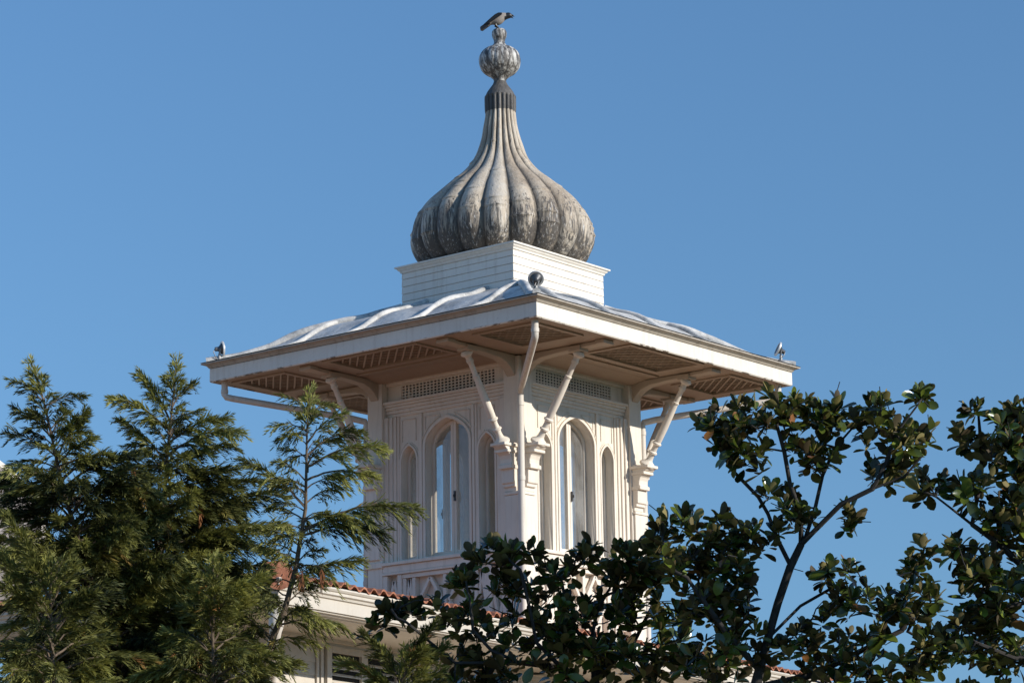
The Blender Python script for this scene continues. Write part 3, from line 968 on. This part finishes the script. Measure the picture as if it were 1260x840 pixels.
# tiled roof: a skirt of tiles with real waves and steps, then a flat deck, tile-coloured for red bounce
def tiled(length, mirror=False):
    b = MB()
    run, slope = 1.25, math.tan(R(11.5))
    nx = int(length / 0.022); ny = 42
    pitch = 0.175
    vs = []; fs = []
    for j in range(ny):
        v = j / (ny - 1); y = -0.06 + v * (run + 0.06)
        row = (y + 0.06) / 0.33; fr_ = row - math.floor(row)
        for i in range(nx):
            x = length * i / (nx - 1)
            ph = x / pitch; ci = math.floor(ph); f = ph - ci
            jit = 0.012 * math.sin(ci * 12.9 + math.floor(row) * 4.1)
            wave = 0.042 * max(0.0, math.sin(PI * min(1, f / 0.62))) ** 0.75 if f < 0.62 else -0.012 * math.sin(PI * (f - 0.62) / 0.38)
            vs.append((x, y + jit, HB + 0.035 + 0.008 * math.sin(ci * 7.7 + math.floor(row) * 2.3) + max(y, -0.06) * slope + wave + 0.030 * (1 - fr_)))
    for j in range(ny - 1):
        for i in range(nx - 1):
            fs.append((j * nx + i, j * nx + i + 1, (j + 1) * nx + i + 1, (j + 1) * nx + i))
    # drop the part beyond the hip at x < y
    keep = []
    for q in fs:
        cx = sum(vs[i][0] for i in q) / 4; cy = sum(vs[i][1] for i in q) / 4
        if cx > cy - 0.02: keep.append(q)
    # front lip thickness
    n0 = len(vs)
    for i in range(nx): vs.append((vs[i][0], vs[i][1] + 0.004, vs[i][2] - 0.022))
    for i in range(nx - 1): keep.append((n0 + i, n0 + i + 1, i + 1, i))
    if mirror:
        vs = [(y, x, z) for x, y, z in vs]
    b.add(vs, keep, 0, True)
    return b
roof = hp('roof', tiled(HL), M_tile)
hp('roof_slope', tiled(HD, True), M_tile, roof)
dk = MB()
dz = HB + 0.05 + 1.25 * math.tan(R(11.5))
dk.box(1.2, HL - 0.3, 1.2, HD - 0.3, HB + 0.0, dz)
hp('roof_deck', dk, M_tile, roof)  # slab takes the tile colour to throw red light under the eaves
# round hip tiles at the near corner
ht = MB()
sl = math.tan(R(11.5))
for i in range(4):
    a = -0.02 + i * 0.33; e = a + 0.40
    p = Vector((a, a, HB + 0.05 + a * sl)); q = Vector((e, e, HB + 0.05 + e * sl))
    ht.tube([p, p.lerp(q, 0.15), q], [0.165, 0.16, 0.135], 18)
hp('hip_tile', ht, M_tile, roof)

# shuttered windows on the front
def shutter_window(x):
    f = MB()
    y = OV - 0.015
    zt, zb = HB - 0.46, HB - 2.2
    for s in (-1, 1):
        f.box(x + s * 0.68 - 0.045, x + s * 0.68 + 0.045, y - 0.05, y - 0.001, zb, zt + 0.08)
        f.box(x + s * 0.80 - 0.025, x + s * 0.80 + 0.025, y - 0.035, y - 0.001, zb, zt + 0.08)
        f.box(x + s * 0.87 - 0.02, x + s * 0.87 + 0.02, y - 0.025, y - 0.001, zb, zt + 0.08)
    f.box(x - 0.63, x + 0.63, y - 0.05, y - 0.001, zt, zt + 0.08)
    f.box(x - 0.63, x + 0.63, y - 0.05, y - 0.001, zb, zb + 0.06)
    f.box(x - 0.06, x + 0.06, y - 0.05, y - 0.001, zb + 0.06, zt)
    wnd = hp('window', f, M_cream)
    bk = MB(); bk.box(x - 0.63, x + 0.63, y - 0.008, y - 0.002, zb, zt); hp('backing', bk, M_dark, wnd)
    for s in (-1, 1):
        l = MB(); z = zb + 0.10
        x0, x1 = sorted((x + s * 0.062, x + s * 0.63))
        while z < zt - 0.04:
            l.add([(x0, y - 0.045, z), (x1, y - 0.045, z), (x1, y - 0.045, z + 0.014), (x0, y - 0.045, z + 0.014), (x0, y - 0.012, z + 0.026), (x1, y - 0.012, z + 0.026), (x1, y - 0.012, z + 0.04), (x0, y - 0.012, z + 0.04)],
                  [(0, 1, 2, 3), (3, 2, 6, 7), (7, 6, 5, 4), (0, 4, 5, 1), (0, 3, 7, 4), (1, 5, 6, 2)])
            z += 0.085
        hp('shutter', l, M_cream, wnd)
for x in (3.18, 5.7, 8.2, 10.7): shutter_window(x)
# corner downpipe with a wide hopper and elbow
pd = MB()
pd.tube([(0.10, 0.12, HB - 0.30), (0.10, 0.12, HB - 0.50)], [0.085, 0.085], 16)
pd.tube([(0.10, 0.12, HB - 0.50), (0.10, 0.13, HB - 0.56), (0.16, 0.20, HB - 0.64), (0.60, 0.62, HB - 0.95), (1.22, 1.24, HB - 1.38), (1.29, 1.31, HB - 1.48), (1.30, 1.32, 0.1)], [0.082, 0.068, 0.066, 0.066, 0.066, 0.066, 0.066], 16)
hp('downpipe', pd, M_pipe)

# ------------------------------------------------------------------ dish at the left edge of the view
def dish():
    Dd = 46.0
    c = Vector(at(-62, 668, Dd))
    t = thing('satellite_dish', 'big round grey-brown dish with a pale rim behind the leftmost conifer', 'satellite dish', (c.x, c.y, 0.0))
    k = Dd / F
    rad = 122 * k
    ax = (Vector(RT0) * 0.50 + Vector((-FW[0], -FW[1], 0)) * 0.86 + Vector((0, 0, 0.10))).normalized() * -1
    M = ax.to_track_quat('Z', 'Y').to_matrix().to_4x4(); M.translation = Vector((0, 0, c.z))
    b = MB()
    pr = [(rad * q, -0.42 * rad * (1 - q * q)) for q in [i / 14 for i in range(15)]]
    pr[0] = (0.01, pr[0][1])
    b.lathe(pr + [(r_ * 0.995, z_ + 0.03) for r_, z_ in reversed(pr)], 48, M)
    link('reflector', b.mesh('reflector', plain('dish_back_paint', (0.23, 0.20, 0.185), 0.7)), t)
    b = MB()
    ring = [M @ Vector((rad * math.cos(2 * PI * i / 48), rad * math.sin(2 * PI * i / 48), 0.0)) for i in range(49)]
    b.tube(ring, 0.085, 8, False)
    link('rim', b.mesh('rim', M_trim), t)
    b = MB()
    b.tube([(0, 0, 0), (0, 0, c.z - 0.15)], 0.12, 14); b.tube([(0, 0, c.z - 0.2), M @ Vector((0, 0, -0.42 * rad - 0.02))], 0.09, 12)
    link('mast', b.mesh('mast', M_darkmetal), t)
dish()

# ------------------------------------------------------------------ trees
def grow(limbs, tips, rtip, power, stiff=0.35):
    """limbs: polylines (first from the ground up). Every tip is joined to the nearest wood by a bent twig. Returns nodes, parents, radii"""
    N = []; par = []
    def put(p, pa): N.append(np.array(p, float)); par.append(pa); return len(N) - 1
    for li, (pl, start) in enumerate(limbs):
        pa = -1
        if start is not None:
            d = [np.linalg.norm(q - pl[0]) for q in N]; pa = int(np.argmin(d))
        prev = None
        for p in pl:
            p = np.array(p, float)
            if prev is not None or pa >= 0:
                a = N[pa]; L = np.linalg.norm(p - a); k = max(1, int(L / 0.12))
                for i in range(1, k + 1):
                    pa = put(a + (p - a) * i / k, pa)
            else: pa = put(p, -1)
            prev = p
    arr = np.array(N)
    tips = list(tips)
    order = sorted(range(len(tips)), key=lambda i: np.min(np.linalg.norm(arr - tips[i][0], axis=1)))
    ends = []
    rr = random.Random(7)
    for i in order:
        p, ax = tips[i]
        A = np.array(N)
        dv = p - A
        dist = np.linalg.norm(dv, axis=1)
        cost = dist + 0.35 * np.maximum(0, A[:, 2] - p[2] + 0.05)      # twigs rise from lower wood
        j = int(np.argmin(cost))
        a = A[j]; L = dist[j]
        k = max(1, int(L / 0.085))
        mid = (a + p) / 2 - np.array(ax) * L * 0.14 + np.array([rr.uniform(-1, 1), rr.uniform(-1, 1), rr.uniform(-0.8, 0.5)]) * L * 0.12
        pa = j
        for q in range(1, k + 1):
            t = q / k
            pt = (1 - t) ** 2 * a + 2 * t * (1 - t) * mid + t * t * p
            if q < k: pt = pt + np.array([rr.uniform(-1, 1), rr.uniform(-1, 1), rr.uniform(-1, 1)]) * 0.008
            pa = put(pt, pa)
        ends.append((pa, i))
    n = len(N); cnt = np.zeros(n)
    ch = [[] for _ in range(n)]
    for i, q in enumerate(par):
        if q >= 0: ch[q].append(i)
    for i, _ in ends: cnt[i] += 1
    for i in range(n - 1, -1, -1):
        if par[i] >= 0: cnt[par[i]] += cnt[i]
    rad = rtip * np.maximum(cnt, 0.6) ** power
    return N, par, ch, rad

def wood(N, par, ch, rad, sides=6):
    b = MB(); seen = set()
    starts = [(i, None) for i, q in enumerate(par) if q < 0]
    stack = list(starts)
    while stack:
        i, p = stack.pop()
        pts = []; rs = []
        if p is not None: pts.append(N[p]); rs.append(min(rad[p], rad[i] * 1.15))
        cur = i
        while True:
            pts.append(N[cur]); rs.append(rad[cur])
            c = ch[cur]
            if not c: break
            c = sorted(c, key=lambda q: -rad[q])
            for o in c[1:]: stack.append((o, cur))
            cur = c[0]
        if len(pts) > 1: b.tube(pts, rs, sides if rs[0] < 0.03 else 10, True)
    return b

def leaves_mesh(name, mat, LV):
    """LV: list of (base, direction, normal, length, width, curl, tint)"""
    rows = [(0.0, 0.10), (0.22, 0.62), (0.50, 0.98), (0.74, 1.0), (0.91, 0.62), (1.0, 0.06)]
    n = len(LV)
    B = np.array([l[0] for l in LV]); D = np.array([l[1] for l in LV]); Nn = np.array([l[2] for l in LV])
    L = np.array([l[3] for l in LV])[:, None]; Wd = np.array([l[4] for l in LV])[:, None]; K = np.array([l[5] for l in LV])[:, None]
    D /= np.linalg.norm(D, axis=1)[:, None]
    Nn = Nn - D * np.sum(Nn * D, axis=1)[:, None]; Nn /= np.linalg.norm(Nn, axis=1)[:, None]
    Sd = np.cross(D, Nn)
    V = []
    for t, w in rows:
        c = B + D * L * t + Nn * L * (K * t * t)
        e = Nn * Wd * 0.5 * w * 0.32
        V += [c - Sd * Wd * 0.5 * w + e, c, c + Sd * Wd * 0.5 * w + e]
    nr = len(rows) * 3
    V = np.stack(V, axis=1).reshape(-1, 3)
    loc = []
    for r_ in range(len(rows) - 1):
        for s in (0, 1):
            loc.append((r_ * 3 + s, r_ * 3 + s + 1, (r_ + 1) * 3 + s + 1, (r_ + 1) * 3 + s))
    loc = np.array(loc)
    Fc = (loc[None] + (np.arange(n) * nr)[:, None, None]).reshape(-1, 4)
    return raw_mesh(name, mat, V, Fc, np.repeat([l[6] for l in LV], nr), True)

def raw_mesh(name, mat, V, Fc, tint, smooth):
    me = bpy.data.meshes.new(name)
    me.vertices.add(len(V)); me.vertices.foreach_set('co', np.asarray(V, np.float32).ravel())
    k = Fc.shape[1]
    me.loops.add(Fc.size); me.loops.foreach_set('vertex_index', Fc.astype(np.int32).ravel())
    me.polygons.add(len(Fc))
    me.polygons.foreach_set('loop_start', np.arange(0, Fc.size, k, dtype=np.int32))
    me.polygons.foreach_set('use_smooth', np.full(len(Fc), smooth))
    me.update(calc_edges=True)
    a = me.attributes.new('tint', 'FLOAT', 'POINT'); a.data.foreach_set('value', np.asarray(tint, np.float32))
    me.materials.append(mat)
    me.validate()
    return me

def magnolia(name_label, D, limbs_px, blobs, seed, base_px, dens=1.4, big=1.0):
    rr = random.Random(seed)
    limbs = []
    for i, pl in enumerate(limbs_px):
        pts = [at(x, y, D + dz) for x, y, dz in pl]
        if i == 0:
            g = pts[0].copy(); 
            foot = np.array([g[0], g[1], 0.0]) + (at(base_px, 420, D) - at(pl[0][0], 420, D))
            pts = [foot, foot * 0.45 + g * 0.55 + np.array([0.04, -0.03, 0])] + pts
            limbs.append((pts, None))
        else: limbs.append((pts, True))
    root = thing('magnolia_tree', name_label, 'tree', tuple(limbs[0][0][0]), 'evergreen magnolia trees')
    org = limbs[0][0][0]
    tips = []; bare = []
    px2m = D / F
    for (cx, cy, rx, ry, n) in blobs:
        k = 0; n = int(n * dens + 0.5)
        c3 = at(cx, cy, D)
        while k < n:
            u = np.array([rr.uniform(-1, 1) for _ in range(3)])
            if u @ u > 1: continue
            dd = u[2] * max(rx, ry) * px2m * 1.3
            p = at(cx + u[0] * rx, cy + u[1] * ry, D + dd)
            out = RT * u[0] * 0.6 - UP * u[1] * 0.35 + FW * u[2] * 0.5
            ax = out + np.array([rr.uniform(-.5, .5), rr.uniform(-.5, .5), 0.85 + rr.uniform(-0.3, 0.3)])
            ax /= np.linalg.norm(ax)
            tips.append((p, ax)); k += 1
            if rr.random() < 0.30:
                w = np.array([rr.uniform(-1, 1), rr.uniform(-1, 1), rr.uniform(-0.2, 1)]); bare.append((p + w / np.linalg.norm(w) * rr.uniform(0.08, 0.24), ax))
    N, par, ch, rad = grow(limbs, tips + bare, 0.0038, 0.400)
    tr = wood(N, par, ch, rad)
    tr.v = [tuple(np.array(v) - org) for v in tr.v]
    link('trunk', tr.mesh('trunk', M_bark, recalc=False), root)
    LV = []
    for p, ax in tips:
        a = Vector(ax); e1 = a.orthogonal().normalized(); e2 = a.cross(e1)
        n = rr.randint(7, 11); ph = rr.uniform(0, 6.28)
        young = rr.random() < 0.25
        size = rr.uniform(0.72, 1.18)
        for i in range(n):
            th = ph + i * 2.399 + rr.uniform(-.3, .3)
            f = i / n                                       # 0 outermost and lowest, 1 innermost
            el = R(18 + 60 * f + rr.uniform(-24, 24)) - (R(24) if f < 0.3 else 0)
            rd = e1 * math.cos(th) + e2 * math.sin(th)
            dr_ = rd * math.cos(el) + a * math.sin(el)
            dr_.z -= 0.10 * (1 - f)
            nm = a * math.cos(el) - rd * math.sin(el)
            nm = nm + Vector((rr.uniform(-.6, .6), rr.uniform(-.6, .6), rr.uniform(-.5, .5)))
            L = rr.uniform(0.100, 0.160) * (1.0 - 0.25 * f) * size * big
            base = Vector(p) - a * (0.055 * (1 - f)) + dr_ * 0.012
            tn = min(1, max(0, rr.gauss(0.28 if not young else 0.8, 0.28)))
            if rr.random() < 0.022: tn = 2.0
            LV.append((np.array(base) - org, np.array(dr_), np.array(nm), L, L * rr.uniform(0.46, 0.60), rr.uniform(-0.28, 0.26), tn))
    link('crown', leaves_mesh('crown', M_mag, LV), root)
    return root

magnolia('tall open magnolia with a forked bare trunk right of the tower, leaves against the sky', 20.5,
    [[(915, 905, 0), (933, 830, 0), (945, 785, 0.02), (957, 742, 0.03), (972, 698, 0), (986, 669, -0.03), (1001, 654, -0.05), (1035, 620, -0.12), (1074, 601, -0.18), (1113, 586, -0.2), (1135, 560, -0.22)],
     [(972, 694, 0), (957, 664, 0.08), (945, 632, 0.14), (933, 611, 0.2), (899, 576, 0.25), (880, 545, 0.25)],
     [(986, 669, 0), (985, 630, -0.05), (972, 595, -0.1), (965, 555, -0.1), (955, 520, -0.12)],
     [(990, 664, 0), (1003, 625, 0.1), (1012, 585, 0.15), (1028, 550, 0.2), (1050, 525, 0.25)],
     [(945, 785, 0), (985, 745, 0.15), (1020, 725, 0.22), (1040, 712, 0.25)],
     [(935, 825, 0), (895, 780, -0.2), (870, 745, -0.25), (845, 710, -0.3)],
     [(930, 845, 0), (1000, 830, 0.2), (1060, 800, 0.3), (1110, 775, 0.35), (1140, 725, 0.35)],
     [(1074, 601, -.18), (1090, 570, -.18), (1105, 530, -.18), (1130, 497, -.18)]],
    [(900, 522, 42, 34, 26), (958, 506, 40, 26, 22), (1018, 508, 34, 26, 18), (1078, 518, 34, 32, 22), (1118, 545, 32, 34, 20), (1133, 482, 13, 14, 5), (925, 556, 38, 26, 16),
     (998, 560, 34, 28, 14), (1098, 580, 34, 20, 12), (960, 618, 34, 22, 10), (940, 655, 30, 22, 10), (1048, 640, 16, 14, 5), (985, 640, 22, 16, 5),
     (845, 680, 58, 40, 34), (895, 720, 44, 34, 18), (860, 745, 40, 30, 14), (1030, 705, 36, 16, 9), (1060, 745, 44, 30, 20), (1132, 690, 20, 28, 10), (1128, 738, 44, 36, 22),
     (1010, 800, 60, 40, 28), (1100, 805, 66, 36, 34), (880, 805, 44, 34, 14), (1160, 790, 40, 40, 18), (1000, 870, 110, 40, 30), (902, 690, 34, 40, 18), (872, 648, 24, 18, 8), (905, 762, 36, 36, 16), (925, 800, 30, 30, 10), (835, 640, 24, 14, 7)], 11, 905, 0.95)
magnolia('dense magnolia at the right picture edge, its bough reaching left over open sky', 19.5,
    [[(1340, 905, 0), (1330, 800, 0), (1295, 735, 0), (1262, 700, 0), (1230, 669, 0), (1196, 645, -0.06), (1152, 611, -0.12), (1140, 590, -0.14)],
     [(1230, 669, 0), (1228, 630, 0.1), (1238, 605, 0.12), (1262, 590, 0.15), (1290, 570, 0.2)],
     [(1196, 645, 0), (1205, 600, 0.1), (1208, 560, 0.1), (1204, 510, 0.1)],
     [(1295, 735, 0), (1240, 745, -0.15), (1200, 725, -0.2), (1185, 690, -0.25)],
     [(1325, 800, 0), (1250, 810, -0.2), (1200, 790, -0.25)]],
    [(1203, 500, 12, 12, 5), (1246, 512, 26, 20, 14), (1236, 548, 34, 24, 18), (1186, 540, 22, 16, 9), (1150, 602, 24, 18, 11), (1192, 598, 28, 20, 11), (1250, 585, 24, 22, 10), (1240, 635, 34, 34, 26),
     (1196, 690, 34, 28, 20), (1222, 722, 48, 40, 36), (1205, 785, 52, 44, 40), (1260, 790, 50, 50, 34), (1290, 700, 50, 60, 30), (1300, 600, 50, 60, 26), (1290, 520, 40, 30, 14), (1240, 870, 90, 40, 30)], 23, 1345, 0.82)
magnolia('low bushy magnolia spreading in front of the tower foot and the tiled eave', 21.5,
    [[(745, 905, 0), (735, 850, 0), (725, 800, 0), (735, 750, 0.05), (755, 715, 0.08)],
     [(735, 850, 0), (690, 820, -0.15), (660, 790, -0.2), (650, 740, -0.22), (640, 700, -0.25)],
     [(690, 820, 0), (640, 815, -0.2), (605, 800, -0.25), (582, 775, -0.28), (578, 735, -0.3)],
     [(640, 815, 0), (560, 815, -0.3), (530, 790, -0.3), (500, 765, -0.3)],
     [(730, 830, 0), (780, 790, 0.15), (805, 740, 0.2), (815, 700, 0.2)],
     [(725, 800, 0), (700, 760, -0.1), (690, 710, -0.15)]],
    [(600, 688, 22, 18, 11), (644, 686, 26, 18, 14), (570, 716, 24, 14, 9), (628, 722, 36, 18, 13), (690, 706, 24, 14, 8), (722, 686, 17, 17, 9), (768, 700, 30, 26, 20), (806, 690, 34, 30, 24),
     (690, 735, 40, 18, 9), (742, 752, 48, 28, 20), (800, 752, 40, 32, 22), (482, 752, 14, 12, 6), (468, 768, 12, 8, 4), (510, 752, 12, 10, 5), (560, 800, 34, 24, 7), (632, 810, 44, 26, 14), (712, 806, 56, 34, 32), (780, 815, 52, 32, 30), (836, 800, 42, 34, 20), (540, 752, 14, 12, 4),
     (588, 752, 26, 14, 6), (552, 772, 20, 14, 5), (590, 775, 30, 14, 6), (640, 765, 34, 16, 7), (690, 772, 34, 16, 9), (600, 835, 40, 18, 12), (880, 820, 36, 26, 12), (700, 880, 120, 36, 40), (575, 860, 60, 30, 14)], 37, 750, 0.85, 1.14)

def conifer(label, D, stem_px, branches, n_random, env, seed, dens=1.0, tintc=0.35, droop=0.25, group='feathery conifers on the left', dry=0, up_tip=0.30, y_low=960):
    """stem_px: leader from tip down; branches: explicit (stem y, tip x, tip y, depth); env(dy) -> reach in px below the tip"""
    rr = random.Random(seed); nr = np.random.RandomState(seed)
    stem = [at(x, y, D) for x, y in stem_px]
    foot = np.array([stem[-1][0], stem[-1][1], 0.0])
    path = stem + [foot]
    root = thing('conifer_tree', label, 'tree', tuple(foot), group)
    sx = [p[0] for p in stem_px]; sy = [p[1] for p in stem_px]
    def on_stem(y): return at(np.interp(y, sy, sx), y, D)
    b = MB()
    tot = len(path)
    lens = np.r_[0, np.cumsum([np.linalg.norm(path[i + 1] - path[i]) for i in range(tot - 1)])]
    b.tube([p - foot for p in path], [0.004 + 0.0115 * l if l < 4 else 0.05 + 0.006 * (l - 4) for l in lens], 9)
    wood_ = b
    V = []; T_ = []; V2 = []; T2 = []
    k = D / F
    up = np.array([0, 0, 1.0])
    def sprig(base, d, L, nrm, tint, dead=False):
        """a flat feathery branchlet: thin scale-leaved twigs to both sides of a bent axis"""
        m = max(5, int(L / 0.0080 * dens))
        t = np.linspace(0.05, 1.0, m)
        side = np.cross(d, nrm); side /= np.linalg.norm(side) + 1e-9
        sag = -up * (L * droop * rr.uniform(0.2, 1.9))
        ax = base + np.outer(t * L, d) + np.outer(t ** 2, sag)
        sg = np.where(np.arange(m) % 2 == 0, 1.0, -1.0)
        tl = L * (0.24 + 0.34 * (1 - t) ** 0.8) * nr.uniform(0.6, 1.3, m) + 0.022
        tl = np.minimum(tl, 0.13)
        dirs = d * 0.95 + np.outer(sg * nr.uniform(0.10, 0.50, m), side) + nr.normal(0, 0.15, (m, 3)) - up * droop * (0.3 + t[:, None])
        dirs /= np.linalg.norm(dirs, axis=1)[:, None]
        wv = np.cross(dirs, nrm + nr.normal(0, 0.55, (m, 3))); wv /= np.linalg.norm(wv, axis=1)[:, None] + 1e-9
        wd = nr.uniform(0.0036, 0.0070, m)[:, None]
        tip = ax + dirs * tl[:, None]
        mid = ax + dirs * tl[:, None] * 0.45
        q = np.stack([ax - wv * wd * 0.5, mid - wv * wd, tip, mid + wv * wd], axis=1)
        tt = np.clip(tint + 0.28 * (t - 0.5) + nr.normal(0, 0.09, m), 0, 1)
        if rr.random() < 0.012: tt = tt * 0 + rr.uniform(1.4, 2.0)
        (V2 if dead else V).append(q.reshape(-1, 3)); (T2 if dead else T_).append(np.repeat(tt, 4))
    def branch(p0, p1, seed_, thick=0.010, bare=0.22, fan=1.0, dead=False):
        d = p1 - p0; L = np.linalg.norm(d)
        if L < 0.05: return
        d0 = d / L
        n = max(5, int(L / 0.05))
        pts = []
        for i in range(n + 1):
            t = i / n
            lift = 0.11 * L * math.sin(PI * t)
            pts.append(p0 + d * t + up * lift + nr.normal(0, 0.004, 3))
        wood_.tube([p - foot for p in pts], [thick * (1 - 0.85 * i / n) * min(1.6, 0.5 + L) for i in range(n + 1)], 5)
        tint = min(0.95, max(0.0, rr.gauss(tintc, 0.24)))
        lat = np.cross(d0, up); lat /= np.linalg.norm(lat) + 1e-9
        roll = rr.uniform(-0.5, 0.5)
        nrm = up * math.cos(roll) + lat * math.sin(roll)
        m = int(max(8, L / 0.017 * dens * fan))
        for i in range(m):
            t = bare + (1 - bare) * (i + rr.random()) / m
            p = p0 + d * t + up * (0.11 * L * math.sin(PI * t))
            s = 1 if i % 2 else -1
            w_ = (1 - t) ** 0.6
            sd_ = lat * s * (0.20 + 0.46 * w_) * rr.uniform(0.5, 1.1) + up * rr.uniform(-0.45, 0.35) + d0 * rr.uniform(0.6, 0.95)
            sd_ /= np.linalg.norm(sd_)
            sl = (0.10 + 0.20 * w_ * min(1.2, L)) * rr.uniform(0.65, 1.2) * min(1.0, 0.5 + L)
            sprig(p, sd_, sl, nrm + nr.normal(0, 0.3, 3), min(1, max(0, tint + rr.gauss(0, 0.10))), dead)
        sprig(p1 - d0 * 0.05, d0 + up * 0.1, 0.13, nrm, min(1, tint + 0.2), dead)
    # leader tip
    lead = (stem[0] - stem[1]); lead /= np.linalg.norm(lead)
    for i in range(16):
        p = stem[0] - lead * (0.022 * i)
        a = i * 2.4
        dd = lead * 0.9 + np.array([math.cos(a), math.sin(a), 0]) * 0.35
        sprig(p, dd / np.linalg.norm(dd), 0.10 + 0.006 * i, np.array([math.sin(a), -math.cos(a), 0.2]), min(1, tintc + 0.25))
    for (y0, tx, ty, dz) in branches:
        branch(on_stem(y0), at(tx, ty, D + dz), 0, 0.011, 0.2, 1.15)
    y_top = sy[0]
    for i in range(n_random):
        u = (i + rr.random()) / n_random
        dy = 14 + (y_low - y_top - 14) * u ** 0.80
        reach = env(dy) * rr.uniform(0.55, 1.08) * k
        az = i * 2.39996 + rr.uniform(-0.4, 0.4)
        rise = rr.uniform(0.5, 1.3) if dy < 110 else rr.uniform(0.0, 0.5)
        p0 = on_stem(y_top + dy)
        dr_ = np.array([math.cos(az), math.sin(az), rise]); dr_ /= np.linalg.norm(dr_)
        branch(p0, p0 + dr_ * reach, 0, 0.010)
    for i in range(dry):
        y = rr.uniform(560, 720); p0 = on_stem(y); az = rr.uniform(0, 6.28)
        q = p0 + np.array([math.cos(az) * 0.35, math.sin(az) * 0.35, -0.05])
        for j in range(2): sprig(q, np.array([0.1 * rr.uniform(-1, 1), 0.1 * rr.uniform(-1, 1), -1.0]), 0.13, np.array([1.0, rr.random(), 0]), 0.5, True)
    link('trunk', wood_.mesh('trunk', M_cbark, recalc=False), root)
    V = np.concatenate(V) - foot; T_ = np.concatenate(T_)
    Fc = np.arange(len(V)).reshape(-1, 4)
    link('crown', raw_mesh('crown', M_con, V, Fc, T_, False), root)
    if V2:
        V2 = np.concatenate(V2) - foot
        link('dry_foliage', raw_mesh('dry_foliage', M_dry, V2, np.arange(len(V2)).reshape(-1, 4), np.concatenate(T2), False), root)
    print('conifer slivers', len(Fc))
    return root

conifer('leftmost feathery conifer with a nodding tip, dense dark green', 21.5,
        [(39, 447), (49, 474), (60, 520), (75, 590), (95, 660), (118, 730), (145, 800), (160, 900), (165, 980)],
        [(500, 98, 488, 0.1), (495, 18, 469, -0.1), (540, 22, 505, 0.1), (565, 103, 511, -0.2), (572, 112, 540, -0.2), (550, 90, 520, 0), (640, 10, 590, 0.2), (590, 120, 560, 0.2), (600, 165, 560, -0.1)],
        170, lambda d: 5 + 0.32 * d if d < 80 else 31 + 0.75 * (d - 80) if d < 220 else 136, 5, 1.0, 0.40, 0.42)
conifer('tallest pointed conifer between the leftmost one and the tower, with a straight leader', 22.3,
        [(217, 445), (213, 490), (206, 560), (200, 640), (195, 703), (190, 772), (188, 860), (188, 980)],
        [(545, 274, 516, 0), (560, 291, 530, -0.2), (520, 175, 462, 0.1), (530, 142, 490, -0.1), (500, 236, 473, 0.1), (520, 244, 506, 0), (610, 285, 577, -0.1), (640, 310, 592, 0.1), (660, 345, 610, 0.1), (690, 350, 650, -0.2), (580, 285, 550, 0.2), (570, 150, 520, 0.1)],
        210, lambda d: 4 + 0.26 * d if d < 80 else 25 + 0.72 * (d - 80) if d < 240 else 142, 8, 1.0, 0.42, 0.42, dry=7)
conifer('thin sparse conifer with a bare visible stem at the left side of the tower', 21.0,
        [(381, 482), (378, 520), (377, 570), (376, 625), (364, 698), (351, 747), (337, 781), (322, 840), (312, 980)],
        [(505, 352, 488, 0), (510, 405, 497, 0.1), (530, 340, 522, -0.1), (535, 345, 540, 0.15), (545, 420, 508, 0), (560, 440, 530, 0.1), (575, 468, 552, -0.1), (590, 455, 585, 0.1), (625, 300, 568, 0),
         (600, 330, 590, -0.2), (640, 335, 625, 0.1), (655, 510, 625, -0.1), (660, 470, 655, 0.1), (670, 320, 650, 0), (690, 330, 680, -0.2), (720, 440, 690, 0.1), (640, 430, 640, -0.2), (560, 350, 570, 0.1), (700, 400, 700, -0.2),
         (750, 400, 765, -0.1), (770, 420, 770, 0.1), (790, 300, 760, 0)],
        48, lambda d: 14 + 0.28 * d if d < 140 else 54, 13, 0.95, 0.48, 0.5, dry=2, y_low=840)
conifer('small fresh green conifer in front of the house shutters', 21.0,
        [(500, 800), (496, 830), (490, 900), (488, 980)],
        [(840, 532, 772, 0), (850, 545, 800, 0.1), (840, 450, 785, -0.1), (860, 425, 815, 0.1), (835, 520, 800, -0.2), (870, 540, 830, 0), (850, 470, 800, 0.2)],
        34, lambda d: 20 + 0.5 * d, 17, 1.0, 0.5, 0.2)
conifer('bushy conifer in the lower left corner, filling below the taller ones', 20.3,
        [(60, 690), (62, 740), (66, 820), (68, 980)],
        [(740, 10, 640, 0), (760, 5, 690, 0.1), (770, 130, 720, 0)],
        66, lambda d: 20 + 0.75 * d if d < 110 else 110, 29, 1.0, 0.42, 0.4)
conifer('bushy conifer low down between the tallest conifer and the house corner', 20.6,
        [(262, 690), (262, 740), (262, 820), (262, 980)],
        [(750, 318, 712, 0), (790, 300, 800, -0.1)],
        72, lambda d: 18 + 0.6 * d if d < 130 else 100, 31, 1.0, 0.48, 0.4)
